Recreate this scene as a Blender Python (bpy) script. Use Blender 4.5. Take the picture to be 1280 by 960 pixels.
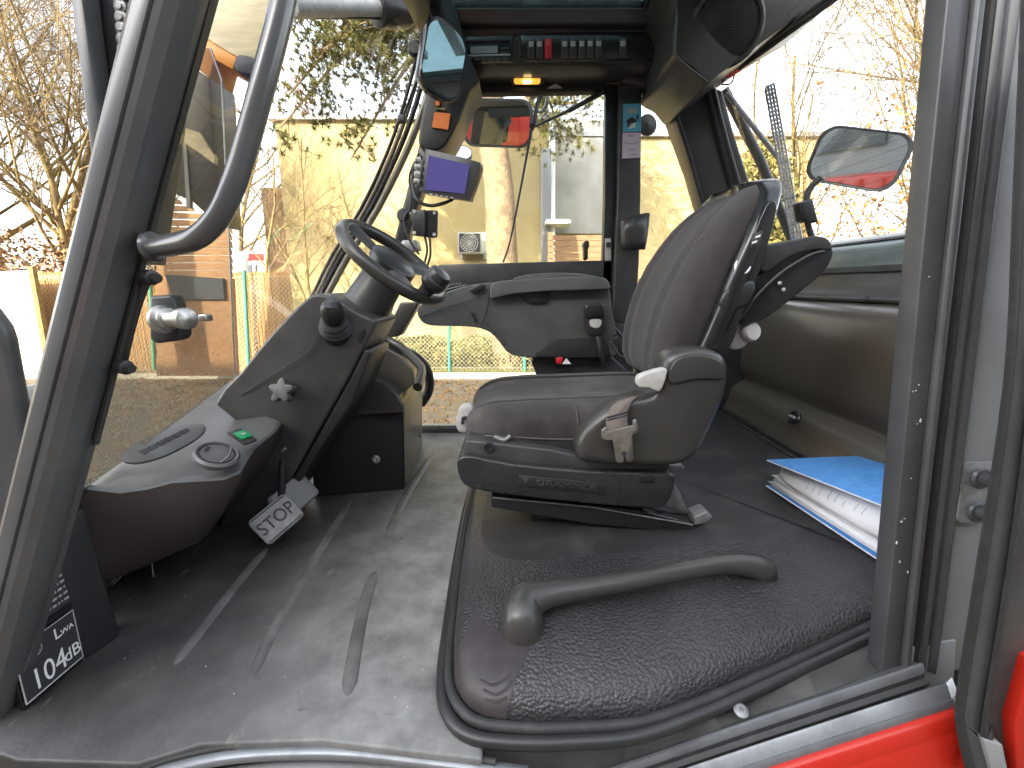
import bpy, bmesh, math, random
from mathutils import Vector, Matrix, Quaternion
random.seed(7)
R = math.radians
for o in list(bpy.data.objects): bpy.data.objects.remove(o, do_unlink=True)
S = bpy.context.scene
COL = S.collection
# ------------------------------------------------------------------ camera, world, sun, exposure
PITCH, F, CAMZ = R(12.0), 580.0, 0.65            # focal length in pixels of a 1280 px wide frame
cam_d = bpy.data.cameras.new('camera'); cam = bpy.data.objects.new('camera', cam_d); COL.objects.link(cam)
cam_d.sensor_width = 36; cam_d.lens = F/1280*36; cam_d.clip_start = 0.02; cam_d.clip_end = 3000
cam.location = (0, 0, CAMZ); cam.rotation_euler = (math.pi/2 - PITCH, 0, 0)
S.camera = cam
SUN_EL = R(25); SUN_H = Vector((-0.50, -0.80)).normalized()      # horizontal direction towards the sun
SUN_V = Vector((SUN_H.x*math.cos(SUN_EL), SUN_H.y*math.cos(SUN_EL), math.sin(SUN_EL)))
W = bpy.data.worlds.new('World'); S.world = W; W.use_nodes = True
nt = W.node_tree; bg = nt.nodes['Background']
sk = nt.nodes.new('ShaderNodeTexSky'); sk.sky_type = 'NISHITA'; sk.sun_disc = False
sk.sun_elevation = SUN_EL; sk.sun_rotation = math.atan2(SUN_H.x, SUN_H.y)
sk.air_density = 1.0; sk.dust_density = 2.5; sk.ozone_density = 1.0
hsv = nt.nodes.new('ShaderNodeHueSaturation'); hsv.inputs['Saturation'].default_value = .35      # pale, thinly veiled sky
nt.links.new(sk.outputs[0], hsv.inputs['Color']); nt.links.new(hsv.outputs[0], bg.inputs[0]); bg.inputs[1].default_value = 0.15
sun_d = bpy.data.lights.new('sun', 'SUN'); sun_d.energy = 2.0; sun_d.angle = R(0.53); sun_d.color = (1, .92, .78)
sun = bpy.data.objects.new('sun', sun_d); COL.objects.link(sun)
sun.rotation_euler = SUN_V.to_track_quat('Z', 'Y').to_euler()
S.view_settings.view_transform = 'Standard'; S.view_settings.look = 'None'
S.view_settings.gamma = 1; S.view_settings.exposure = 2.95
S.cycles.max_bounces = 10; S.cycles.diffuse_bounces = 5; S.cycles.transparent_max_bounces = 24
GZ = -1.05                                        # ground level; the cab floor is z = 0

# ------------------------------------------------------------------ geometry helpers
CP, SP = math.cos(PITCH), math.sin(PITCH)
def ray(px, py):
    a, b = (px-640)/F, (480-py)/F
    return Vector((a, CP + b*SP, -SP + b*CP))
def U(px, py, Y):                                 # the point of the line of sight at distance Y
    r = ray(px, py); return Vector((0, 0, CAMZ)) + r*(Y/r.y)
def UZ(px, py, z):
    r = ray(px, py); return Vector((0, 0, CAMZ)) + r*((z-CAMZ)/r.z)
def UX(px, py, x):
    r = ray(px, py); return Vector((0, 0, CAMZ)) + r*(x/r.x)
def V(*a): return Vector(a)

def link(o, parent=None):
    COL.objects.link(o)
    if parent is not None:
        o.parent = parent
        if parent.type == 'EMPTY': o.location = -parent.location
    return o
def tag(o, label=None, cat=None, group=None, kind=None):
    if label: o['label'] = label
    if cat: o['category'] = cat
    if group: o['group'] = group
    if kind: o['kind'] = kind
    return o
def thing(name, label, cat, loc=(0, 0, 0), group=None):
    o = bpy.data.objects.new(name, None); o.empty_display_size = .05; o.location = loc
    COL.objects.link(o); return tag(o, label, cat, group)
def mesh_obj(name, verts, faces, m, parent=None, smooth=35, bevel=0, bseg=2, sub=0):
    me = bpy.data.meshes.new(name)
    me.from_pydata([tuple(v) for v in verts], [], faces)
    bm = bmesh.new(); bm.from_mesh(me)
    if len(faces) < 20000: bmesh.ops.recalc_face_normals(bm, faces=bm.faces)
    bm.to_mesh(me); bm.free()
    return fin(name, me, m, parent, smooth, bevel, bseg, sub)
def fin(name, me, m, parent=None, smooth=35, bevel=0, bseg=2, sub=0):
    if m is not None: me.materials.append(m)
    if smooth:
        me.polygons.foreach_set('use_smooth', [True]*len(me.polygons))
        if smooth < 180: me.set_sharp_from_angle(angle=R(smooth))
    o = bpy.data.objects.new(name, me)
    link(o, parent)
    if bevel:
        b = o.modifiers.new('bevel', 'BEVEL'); b.width = bevel; b.segments = bseg; b.limit_method = 'ANGLE'; b.angle_limit = R(30)
        b.harden_normals = False
        if smooth: me.set_sharp_from_angle(angle=math.pi); 
    if sub:
        s = o.modifiers.new('sub', 'SUBSURF'); s.levels = sub; s.render_levels = sub
    return o
def cr(pts, n=6, closed=False):                   # Catmull-Rom
    pts = [Vector(p) for p in pts]; out = []; N = len(pts)
    for i in range(N if closed else N-1):
        if closed: p0, p1, p2, p3 = pts[i-1], pts[i], pts[(i+1) % N], pts[(i+2) % N]
        else: p0, p1, p2, p3 = pts[max(i-1, 0)], pts[i], pts[i+1], pts[min(i+2, N-1)]
        for k in range(n):
            t = k/n
            out.append(.5*((2*p1) + (p2-p0)*t + (2*p0-5*p1+4*p2-p3)*t*t + (3*p1-p0-3*p2+p3)*t**3))
    if not closed: out.append(pts[-1])
    return out
class MB:
    def __init__(s): s.v = []; s.f = []
    def add(s, vs, fs):
        k = len(s.v); s.v += [Vector(v) for v in vs]; s.f += [tuple(i+k for i in f) for f in fs]; return s
    def prism(s, poly, d, poly2=None):            # closed 3-D polygon swept by vector d
        n = len(poly); a = [Vector(p) for p in poly]; b = [Vector(p) for p in poly2] if poly2 else [p + Vector(d) for p in a]
        return s.add(a+b, [tuple(range(n)), tuple(range(2*n-1, n-1, -1))] + [(i, (i+1) % n, (i+1) % n+n, i+n) for i in range(n)])
    def box(s, c, size, rot=None):
        x, y, z = [q/2 for q in size]; M = rot or Matrix.Identity(3); c = Vector(c)
        vs = [c + M @ Vector((i*x, j*y, k*z)) for i in (-1, 1) for j in (-1, 1) for k in (-1, 1)]
        return s.add(vs, [(0, 1, 3, 2), (4, 6, 7, 5), (0, 4, 5, 1), (2, 3, 7, 6), (0, 2, 6, 4), (1, 5, 7, 3)])
    def tube(s, pts, r, seg=8, flat=1.0, up=None, cap=True):
        pts = [Vector(p) for p in pts]; n = len(pts)
        rs = r if isinstance(r, (list, tuple)) else [r]*n
        if len(rs) != n: rs = [rs[min(int(i*(len(rs)-1)/(n-1)), len(rs)-2)]*(1-((i*(len(rs)-1)/(n-1)) % 1 if i < n-1 else 1)) +
                               rs[min(int(i*(len(rs)-1)/(n-1))+1, len(rs)-1)]*((i*(len(rs)-1)/(n-1)) % 1 if i < n-1 else 1) for i in range(n)]
        vs = []; fs = []; N = None
        for i in range(n):
            T = (pts[min(i+1, n-1)] - pts[max(i-1, 0)])
            T = T.normalized() if T.length > 1e-9 else Vector((0, 0, 1))
            if N is None:
                ref = Vector(up) if up else (Vector((0, 1, 0)) if abs(T.y) < .9 else Vector((1, 0, 0)))
                N = (ref - T*ref.dot(T)).normalized()
            else:
                N = N - T*N.dot(T); N.normalize()
            B = T.cross(N)
            for k in range(seg):
                a = 2*math.pi*k/seg
                vs.append(pts[i] + N*(math.cos(a)*rs[i]*flat) + B*(math.sin(a)*rs[i]))
        for i in range(n-1):
            for k in range(seg):
                a, b = i*seg+k, i*seg+(k+1) % seg
                fs.append((a, b, b+seg, a+seg))
        if cap: fs += [tuple(range(seg-1, -1, -1)), tuple(range((n-1)*seg, n*seg))]
        return s.add(vs, fs)
    def lathe(s, prof, o, ax, seg=28):            # profile of (radius, height) along the axis ax from o
        ax = Vector(ax).normalized(); ref = Vector((0, 0, 1)) if abs(ax.z) < .9 else Vector((1, 0, 0))
        A = ax.cross(ref).normalized(); B = ax.cross(A); o = Vector(o); vs = []; fs = []
        for r, h in prof:
            for k in range(seg):
                t = 2*math.pi*k/seg; vs.append(o + ax*h + A*(r*math.cos(t)) + B*(r*math.sin(t)))
        for i in range(len(prof)-1):
            for k in range(seg):
                a, b = i*seg+k, i*seg+(k+1) % seg; fs.append((a, b, b+seg, a+seg))
        fs += [tuple(range(seg-1, -1, -1)), tuple(range((len(prof)-1)*seg, len(prof)*seg))]
        return s.add(vs, fs)
    def loft(s, rings, cap=True, closed=True):
        n = len(rings[0]); vs = [p for r in rings for p in r]; fs = []
        for i in range(len(rings)-1):
            for k in range(n if closed else n-1):
                a, b = i*n+k, i*n+(k+1) % n; fs.append((a, b, b+n, a+n))
        if cap: fs += [tuple(range(n-1, -1, -1)), tuple(range((len(rings)-1)*n, len(rings)*n))]
        return s.add(vs, fs)
    def build(s, name, m, parent=None, **k): return mesh_obj(name, s.v, s.f, m, parent, **k)
def pix(name, pts, Y0, Y1, m, parent=None, sm=0, **k):
    """plate whose near outline stands at distance Y0 (traced once there) and goes back to Y1"""
    if sm: pts = [(p.x, p.y) for p in cr([(x, y, 0) for x, y in pts], sm, True)]
    return MB().prism([U(x, y, Y0) for x, y in pts], (0, Y1-Y0, 0)).build(name, m, parent, **k)
def tube(name, pts, r, m, parent=None, sm=6, seg=10, flat=1.0, up=None, **k):
    if sm: pts = cr(pts, sm)
    k.setdefault('smooth', 50)
    return MB().tube(pts, r, seg, flat, up).build(name, m, parent, **k)
def lathe(name, prof, o, ax, m, parent=None, seg=28, **k): return MB().lathe(prof, o, ax, seg).build(name, m, parent, **k)
def box(name, c, size, m, parent=None, rot=None, **k): return MB().box(c, size, rot).build(name, m, parent, **k)
def rrect(w, h, r, n=5):                          # rounded rectangle outline in 2-D
    out = []
    for cx, cy, a0 in ((w/2-r, h/2-r, 0), (-w/2+r, h/2-r, 90), (-w/2+r, -h/2+r, 180), (w/2-r, -h/2+r, 270)):
        for k in range(n+1):
            a = R(a0 + 90*k/n); out.append((cx + r*math.cos(a), cy + r*math.sin(a)))
    return out
def frame(n, up=(0, 0, 1)):                       # axes (right, up, n) of a plate facing n
    n = Vector(n).normalized(); u = Vector(up); u = (u - n*u.dot(n)).normalized(); return u.cross(n), u, n
def plate(name, c, n, outline, th, m, parent=None, up=(0, 0, 1), **k):
    r, u, n = frame(n, up); c = Vector(c)
    return MB().prism([c + r*x + u*y for x, y in outline], -n*th).build(name, m, parent, **k)
def text(name, body, c, n, size, m, parent=None, up=(0, 0, 1), ext=.0004, shear=0, sx=1.0):
    cu = bpy.data.curves.new(name, 'FONT'); cu.body = body; cu.size = size; cu.extrude = ext; cu.align_x = 'CENTER'; cu.align_y = 'CENTER'
    cu.shear = shear; cu.resolution_u = 3
    t = bpy.data.objects.new(name, cu); COL.objects.link(t)
    me = bpy.data.meshes.new_from_object(t.evaluated_get(bpy.context.evaluated_depsgraph_get()))
    bpy.data.objects.remove(t)
    r, u, n = frame(n, up); c = Vector(c)
    M = Matrix(((r.x*sx, u.x, n.x, c.x), (r.y*sx, u.y, n.y, c.y), (r.z*sx, u.z, n.z, c.z), (0, 0, 0, 1)))
    me.transform(M); me.materials.clear()
    return fin(name, me, m, parent, smooth=0)

# ------------------------------------------------------------------ materials
def mat(name, col, rough=.5, metal=0, col2=None, vscale=8, vlo=.4, vhi=.65, bump=0, bscale=400, bdist=.001, kind='noise',
        spec=.5, coat=0, sheen=0, rough2=None, emit=None, estr=0, stretch=None, alpha=None):
    m = bpy.data.materials.new(name); m.use_nodes = True; t = m.node_tree; p = t.nodes['Principled BSDF']; L = t.links.new
    p.inputs['Base Color'].default_value = (*col, 1); p.inputs['Roughness'].default_value = rough
    p.inputs['Metallic'].default_value = metal; p.inputs['Specular IOR Level'].default_value = spec
    if coat: p.inputs['Coat Weight'].default_value = coat; p.inputs['Coat Roughness'].default_value = .12
    if sheen: p.inputs['Sheen Weight'].default_value = sheen; p.inputs['Sheen Roughness'].default_value = .5
    if emit: p.inputs['Emission Color'].default_value = (*emit, 1); p.inputs['Emission Strength'].default_value = estr
    tc = t.nodes.new('ShaderNodeTexCoord'); vec = tc.outputs['Object']
    if stretch:
        mp = t.nodes.new('ShaderNodeMapping'); mp.inputs['Scale'].default_value = stretch; L(vec, mp.inputs[0]); vec = mp.outputs[0]
    if col2:
        n = t.nodes.new('ShaderNodeTexNoise'); n.inputs['Scale'].default_value = vscale; n.inputs['Detail'].default_value = 7; n.inputs['Roughness'].default_value = .62
        L(vec, n.inputs['Vector'])
        mr = t.nodes.new('ShaderNodeMapRange'); mr.inputs[1].default_value = vlo; mr.inputs[2].default_value = vhi; L(n.outputs[0], mr.inputs[0])
        mx = t.nodes.new('ShaderNodeMix'); mx.data_type = 'RGBA'; mx.inputs[6].default_value = (*col, 1); mx.inputs[7].default_value = (*col2, 1)
        L(mr.outputs[0], mx.inputs[0]); L(mx.outputs[2], p.inputs['Base Color'])
        if rough2 is not None:
            m2 = t.nodes.new('ShaderNodeMapRange'); m2.inputs[3].default_value = rough; m2.inputs[4].default_value = rough2
            L(mr.outputs[0], m2.inputs[0]); L(m2.outputs[0], p.inputs['Roughness'])
    if bump:
        if kind == 'voronoi':
            n2 = t.nodes.new('ShaderNodeTexVoronoi'); n2.feature = 'F1'; n2.inputs['Scale'].default_value = bscale; hv = n2.outputs['Distance']
            inv = t.nodes.new('ShaderNodeMath'); inv.operation = 'SUBTRACT'; inv.inputs[0].default_value = 1; L(hv, inv.inputs[1]); hv = inv.outputs[0]
        elif kind == 'wave':
            n2 = t.nodes.new('ShaderNodeTexWave'); n2.inputs['Scale'].default_value = bscale; n2.inputs['Distortion'].default_value = 3; n2.inputs['Detail'].default_value = 3; hv = n2.outputs['Fac']
        else:
            n2 = t.nodes.new('ShaderNodeTexNoise'); n2.inputs['Scale'].default_value = bscale; n2.inputs['Detail'].default_value = 3; hv = n2.outputs[0]
        L(vec, n2.inputs['Vector'])
        b = t.nodes.new('ShaderNodeBump'); b.inputs['Strength'].default_value = bump; b.inputs['Distance'].default_value = bdist
        L(hv, b.inputs['Height']); L(b.outputs[0], p.inputs['Normal'])
    return m
def glass(name, tint=(1, 1, 1), refl=1.0, dirt=0, dirtcol=(.35, .28, .2), dscale=60, lo=.55, hi=.75, base=0.0, ior=1.45):
    m = bpy.data.materials.new(name); m.use_nodes = True; t = m.node_tree; L = t.links.new
    for n in list(t.nodes):
        if n.type != 'OUTPUT_MATERIAL': t.nodes.remove(n)
    out = t.nodes['Material Output']
    tr = t.nodes.new('ShaderNodeBsdfTransparent'); tr.inputs[0].default_value = (*tint, 1)
    gl = t.nodes.new('ShaderNodeBsdfGlossy'); gl.inputs['Roughness'].default_value = .01; gl.inputs[0].default_value = (1, 1, 1, 1)
    fr = t.nodes.new('ShaderNodeFresnel')
    ge = t.nodes.new('ShaderNodeNewGeometry'); io = t.nodes.new('ShaderNodeMapRange'); io.inputs[3].default_value = ior; io.inputs[4].default_value = 1/ior   # thin pane: the same from both sides
    L(ge.outputs['Backfacing'], io.inputs[0]); L(io.outputs[0], fr.inputs[0])
    mx = t.nodes.new('ShaderNodeMixShader'); fm = t.nodes.new('ShaderNodeMath'); fm.operation = 'MULTIPLY'; L(fr.outputs[0], fm.inputs[0]); fm.inputs[1].default_value = refl; L(fm.outputs[0], mx.inputs[0]); L(tr.outputs[0], mx.inputs[1]); L(gl.outputs[0], mx.inputs[2])
    last = mx
    if dirt:
        df = t.nodes.new('ShaderNodeBsdfDiffuse'); df.inputs[0].default_value = (*dirtcol, 1)
        tl = t.nodes.new('ShaderNodeBsdfTranslucent'); tl.inputs[0].default_value = (*dirtcol, 1)
        ad = t.nodes.new('ShaderNodeMixShader'); L(df.outputs[0], ad.inputs[1]); L(tl.outputs[0], ad.inputs[2])
        tc = t.nodes.new('ShaderNodeTexCoord')
        n = t.nodes.new('ShaderNodeTexNoise'); n.inputs['Scale'].default_value = dscale; n.inputs['Detail'].default_value = 6; n.inputs['Roughness'].default_value = .7; L(tc.outputs['Object'], n.inputs['Vector'])
        n1 = t.nodes.new('ShaderNodeTexNoise'); n1.inputs['Scale'].default_value = 5; n1.inputs['Detail'].default_value = 3; L(tc.outputs['Object'], n1.inputs['Vector'])
        mu = t.nodes.new('ShaderNodeMath'); mu.operation = 'ADD'; L(n.outputs[0], mu.inputs[0]); L(n1.outputs[0], mu.inputs[1])
        mr = t.nodes.new('ShaderNodeMapRange'); mr.inputs[1].default_value = lo*2; mr.inputs[2].default_value = hi*2; mr.inputs[3].default_value = base; mr.inputs[4].default_value = dirt
        L(mu.outputs[0], mr.inputs[0])
        m2 = t.nodes.new('ShaderNodeMixShader'); L(mr.outputs[0], m2.inputs[0]); L(mx.outputs[0], m2.inputs[1]); L(ad.outputs[0], m2.inputs[2]); 
        sx = t.nodes.new('ShaderNodeSeparateXYZ'); L(tc.outputs['Object'], sx.inputs[0])
        gz_ = t.nodes.new('ShaderNodeMapRange'); gz_.inputs[1].default_value = .2; gz_.inputs[2].default_value = .75; gz_.inputs[3].default_value = 2.0; gz_.inputs[4].default_value = .22; L(sx.outputs[2], gz_.inputs[0])
        mg = t.nodes.new('ShaderNodeMath'); mg.operation = 'MULTIPLY'; L(mr.outputs[0], mg.inputs[0]); L(gz_.outputs[0], mg.inputs[1]); L(mg.outputs[0], m2.inputs[0]); last = m2
        if base > .15:                                # dried splashes
            vo = t.nodes.new('ShaderNodeTexVoronoi'); vo.inputs['Scale'].default_value = 75; L(tc.outputs['Object'], vo.inputs['Vector'])
            vr = t.nodes.new('ShaderNodeMapRange'); vr.inputs[1].default_value = .20; vr.inputs[2].default_value = .10; vr.inputs[3].default_value = 0; vr.inputs[4].default_value = .9; L(vo.outputs['Distance'], vr.inputs[0])
            vz = t.nodes.new('ShaderNodeMapRange'); vz.inputs[1].default_value = .42; vz.inputs[2].default_value = .58; vz.inputs[3].default_value = 1; vz.inputs[4].default_value = 0; L(sx.outputs[2], vz.inputs[0])
            vm = t.nodes.new('ShaderNodeMath'); vm.operation = 'MULTIPLY'; L(vr.outputs[0], vm.inputs[0]); L(vz.outputs[0], vm.inputs[1])
            wd = t.nodes.new('ShaderNodeBsdfTranslucent'); wd.inputs[0].default_value = (.75, .72, .65, 1)
            m3 = t.nodes.new('ShaderNodeMixShader'); L(vm.outputs[0], m3.inputs[0]); L(m2.outputs[0], m3.inputs[1]); L(wd.outputs[0], m3.inputs[2]); last = m3
    L(last.outputs[0], out.inputs[0]); return m
M = {}
M['plastic'] = mat('black_plastic', (.022, .022, .023), .36, col2=(.034, .033, .031), vscale=14, vlo=.48, vhi=.8, rough2=.42, bump=.25, bscale=900, bdist=.0006)
M['plastic_grey'] = mat('dark_grey_plastic', (.040, .040, .041), .38, col2=(.066, .064, .060), vscale=10, bump=.25, bscale=800, bdist=.0006)
M['plastic_dash'] = mat('dash_plastic', (.080, .080, .079), .38, col2=(.105, .103, .098), vscale=9, vlo=.42, vhi=.7, bump=.3, bscale=900, bdist=.0006)
M['plastic_brown'] = mat('soft_brown_black_plastic', (.045, .032, .030), .5, col2=(.055, .042, .04), vscale=5, bump=.25, bscale=900, bdist=.0005)
M['gloss_black'] = mat('glossy_black_plastic', (.016, .016, .017), .19, col2=(.022, .022, .022), vscale=20, rough2=.26)
M['trim'] = mat('satin_trim', (.042, .040, .036), .29, col2=(.050, .047, .042), vscale=6, rough2=.33, bump=.15, bscale=600, bdist=.0005)
M['matte_black'] = mat('matte_black', (.012, .012, .012), .7)
M['rubber'] = mat('black_rubber', (.022, .022, .022), .6, col2=(.05, .048, .045), vscale=30, vlo=.5, vhi=.8)
M['pebble'] = mat('pebbled_rubber', (.030, .028, .0295), .36, col2=(.042, .039, .041), vscale=7, bump=1.0, bscale=175, bdist=.0021, kind='voronoi', rough2=.44)
M['vinyl_patch'] = mat('worn_smooth_vinyl', (.030, .023, .025), .5, col2=(.044, .036, .037), vscale=30, bump=.3, bscale=60, bdist=.002)
M['mat_top'] = mat('platform_rubber', (.022, .022, .022), .55, col2=(.075, .072, .066), vscale=9, vlo=.48, vhi=.85, bump=.35, bscale=500, bdist=.0008)
M['fabric'] = mat('seat_fabric', (.027, .0225, .0220), .95, col2=(.038, .032, .031), vscale=25, sheen=.12, bump=.6, bscale=1400, bdist=.0008)
M['fabric_worn'] = mat('worn_seat_fabric', (.030, .025, .024), .9, col2=(.085, .073, .065), vscale=9, sheen=.1, vlo=.42, vhi=.72, bump=.6, bscale=1100, bdist=.0009)
M['piping'] = mat('seat_piping', (.085, .07, .066), .9)
M['tray'] = mat('glossy_tray_plastic', (.024, .024, .024), .25, col2=(.030, .029, .028), vscale=8, rough2=.30, bump=.12, bscale=600, bdist=.0004)
M['console'] = mat('grey_console_plastic', (.070, .072, .069), .42, col2=(.095, .096, .090), vscale=12, bump=.25, bscale=800, bdist=.0006)
M['side'] = mat('lit_warm_grey_panel', (.17, .150, .115), .34, .3, col2=(.24, .21, .16), vscale=6, rough2=.45, bump=.06, bscale=300)  # warm bounce light put into the colour of lit panel, tray and seals
M['steel'] = mat('worn_steel', (.55, .54, .52), .32, 1, col2=(.35, .33, .30), vscale=60, rough2=.5)
M['steel_dull'] = mat('dull_steel', (.32, .32, .32), .5, .6, col2=(.2, .2, .19), vscale=50)
M['aluminium'] = mat('grey_sill_profile', (.23, .24, .25), .35, .55, col2=(.13, .13, .14), vscale=14, vlo=.45, vhi=.75, rough2=.55, bump=.1, bscale=300)
M['pillar'] = mat('dark_grey_pillar_paint', (.085, .086, .088), .25, .25, col2=(.105, .103, .10), vscale=9, bump=.04, bscale=60, coat=.25)
M['frame_grey'] = mat('grey_frame_paint', (.060, .062, .064), .33, col2=(.078, .078, .079), vscale=12, bump=.12, bscale=350, bdist=.0008)
M['frame_light'] = mat('light_grey_frame_paint', (.26, .265, .265), .45, col2=(.19, .19, .185), vscale=7, vlo=.5, vhi=.8, bump=.1, bscale=200)
M['red'] = mat('red_body_paint', (.45, .016, .006), .4, bump=.22, bscale=160, bdist=.0015, coat=.15)
M['white_plastic'] = mat('pale_grey_plastic', (.50, .49, .46), .5, col2=(.38, .37, .34), vscale=40)
M['white'] = mat('white_print', (.8, .8, .78), .6)
M['paper'] = mat('white_paper', (.78, .78, .80), .8, col2=(.70, .70, .73), vscale=15)
M['ink'] = mat('black_ink', (.03, .03, .035), .7)
M['ink_grey'] = mat('grey_ink', (.35, .35, .36), .7)
M['blue'] = mat('blue_binder_board', (.06, .24, .58), .55, col2=(.10, .31, .64), vscale=60, bump=.15, bscale=700, bdist=.0005)
M['green_btn'] = mat('green_button', (.01, .33, .10), .4)
M['red_btn'] = mat('red_button', (.55, .02, .03), .35)
M['orange_lbl'] = mat('orange_label', (.62, .17, .03), .6, col2=(.5, .12, .02), vscale=200)
M['pedal'] = mat('worn_pedal_rubber', (.16, .16, .155), .5, col2=(.24, .235, .22), vscale=40, bump=.2, bscale=300)
M['screen'] = mat('blue_screen', (.015, .012, .06), .12, emit=(.11, .095, .30), estr=.085)
M['lcd'] = mat('grey_display', (.34, .36, .37), .2)
M['lamp'] = mat('lit_lamp_lens', (.8, .42, .10), .3, emit=(1, .42, .05), estr=.16)
M['cyan'] = mat('cyan_sticker', (.12, .42, .58), .5)
M['pink'] = mat('pink_sticker', (.62, .48, .56), .55)
M['webbing'] = mat('brown_grey_webbing', (.17, .14, .12), .8, bump=.5, bscale=500, kind='wave')
M['mirror'] = mat('mirror_glass', (.85, .87, .87), .02, 1)
M['mesh_grey'] = mat('pale_perforated_metal', (.42, .42, .42), .45, .3)
M['hood'] = mat('grey_green_hood_paint', (.10, .13, .13), .28, col2=(.15, .18, .175), vscale=5, rough2=.45, bump=.05, bscale=40, coat=.2)
M['cover'] = mat('satin_engine_cover', (.085, .075, .060), .26, .15, col2=(.092, .081, .065), vscale=3, bump=.08, bscale=500, bdist=.0004)
M['beam_beige'] = mat('beige_beam_tone', (.60, .52, .33), .6, col2=(.48, .42, .26), vscale=9, stretch=(1, 1, 8))
M['beam_orange'] = mat('orange_beam_tone', (.62, .24, .03), .5)
M['wood'] = mat('brown_planks', (.30, .17, .08), .7, col2=(.18, .09, .04), vscale=5, stretch=(1, 1, 14))
M['g_clear'] = glass('window_glass', (.97, .985, .975), 1)
M['g_wind'] = glass('windscreen_glass', (.97, .985, .975), .5)
M['g_roof'] = glass('roof_glass', (.36, .46, .47), .8, dirt=.55, dirtcol=(.30, .34, .33), dscale=18, lo=.46, hi=.62)
M['g_dirty'] = glass('dirty_glass', (.80, .77, .70), .35, dirt=.80, dirtcol=(.30, .275, .23), dscale=300, lo=.46, hi=.62, base=.22)
M['heat'] = mat('heating_wire', (.10, .09, .08), .5)
# outside
M['asphalt'] = mat('yard_ground', (.13, .11, .075), .9, col2=(.19, .155, .10), vscale=1.5, bump=.5, bscale=30, bdist=.02)
M['paving'] = mat('brown_paving', (.15, .115, .07), .85, col2=(.22, .165, .10), vscale=6, bump=.4, bscale=25, bdist=.01)
M['lawn'] = mat('dry_lawn', (.11, .115, .03), .95, col2=(.20, .16, .05), vscale=3, bump=.8, bscale=40, bdist=.03)
M['wall'] = mat('cream_render', (.42, .335, .16), .85, col2=(.36, .28, .12), vscale=.6, bump=.2, bscale=60, bdist=.004)
M['wall_shade'] = mat('ochre_render', (.50, .38, .17), .85, col2=(.43, .32, .14), vscale=1.2, bump=.2, bscale=60, bdist=.004)
M['wall_grey'] = mat('grey_beige_render', (.42, .41, .36), .9, col2=(.33, .32, .27), vscale=1.5, bump=.2, bscale=60)
M['hall'] = mat('grey_hall_cladding', (.20, .205, .205), .6)
M['bark'] = mat('yellow_grey_bark', (.25, .175, .06), .9, col2=(.15, .105, .045), vscale=9, bump=.6, bscale=30, bdist=.01)
M['twig'] = mat('grey_brown_twigs', (.10, .07, .04), .9, col2=(.22, .155, .055), vscale=2)
M['pine_bark'] = mat('pine_bark', (.28, .19, .10), .9, col2=(.16, .11, .06), vscale=7, bump=.9, bscale=16, bdist=.02)
M['needle'] = mat('pine_needles', (.10, .105, .022), .7, col2=(.20, .17, .04), vscale=4)
M['leaf_brown'] = mat('dry_orange_leaves', (.30, .13, .025), .8, col2=(.38, .21, .05), vscale=5)
M['leaf_rust'] = mat('rusty_hedge_leaves', (.20, .10, .05), .8, col2=(.30, .19, .08), vscale=3)
M['ivy'] = mat('yellow_green_ivy', (.14, .13, .03), .7, col2=(.24, .19, .05), vscale=3)
M['bamboo'] = mat('orange_brown_screen', (.42, .22, .07), .85, col2=(.32, .16, .05), vscale=7, stretch=(1, 1, .2))
M['green_steel'] = mat('green_post_paint', (.06, .30, .20), .5)
M['wire'] = mat('fence_wire', (.42, .40, .30), .5, .4)
M['car_white'] = mat('white_car_paint', (.70, .70, .70), .25, coat=.5)
M['car_glass'] = mat('dark_car_glass', (.05, .06, .07), .1)
M['tank'] = mat('white_board', (.80, .79, .74), .7)
M['ac'] = mat('white_housing', (.34, .33, .29), .5)
M['gable'] = mat('red_sign', (.60, .05, .04), .5)
M['teal'] = mat('pale_teal_plastic', (.30, .50, .46), .5)

# ================================================================== THE CAB SHELL (one vehicle, many parts)
cab = thing('forklift', 'heavy forklift with black cab interior, grey door frame and bright red lower body', 'forklift', (0, 1.2, GZ))
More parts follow.
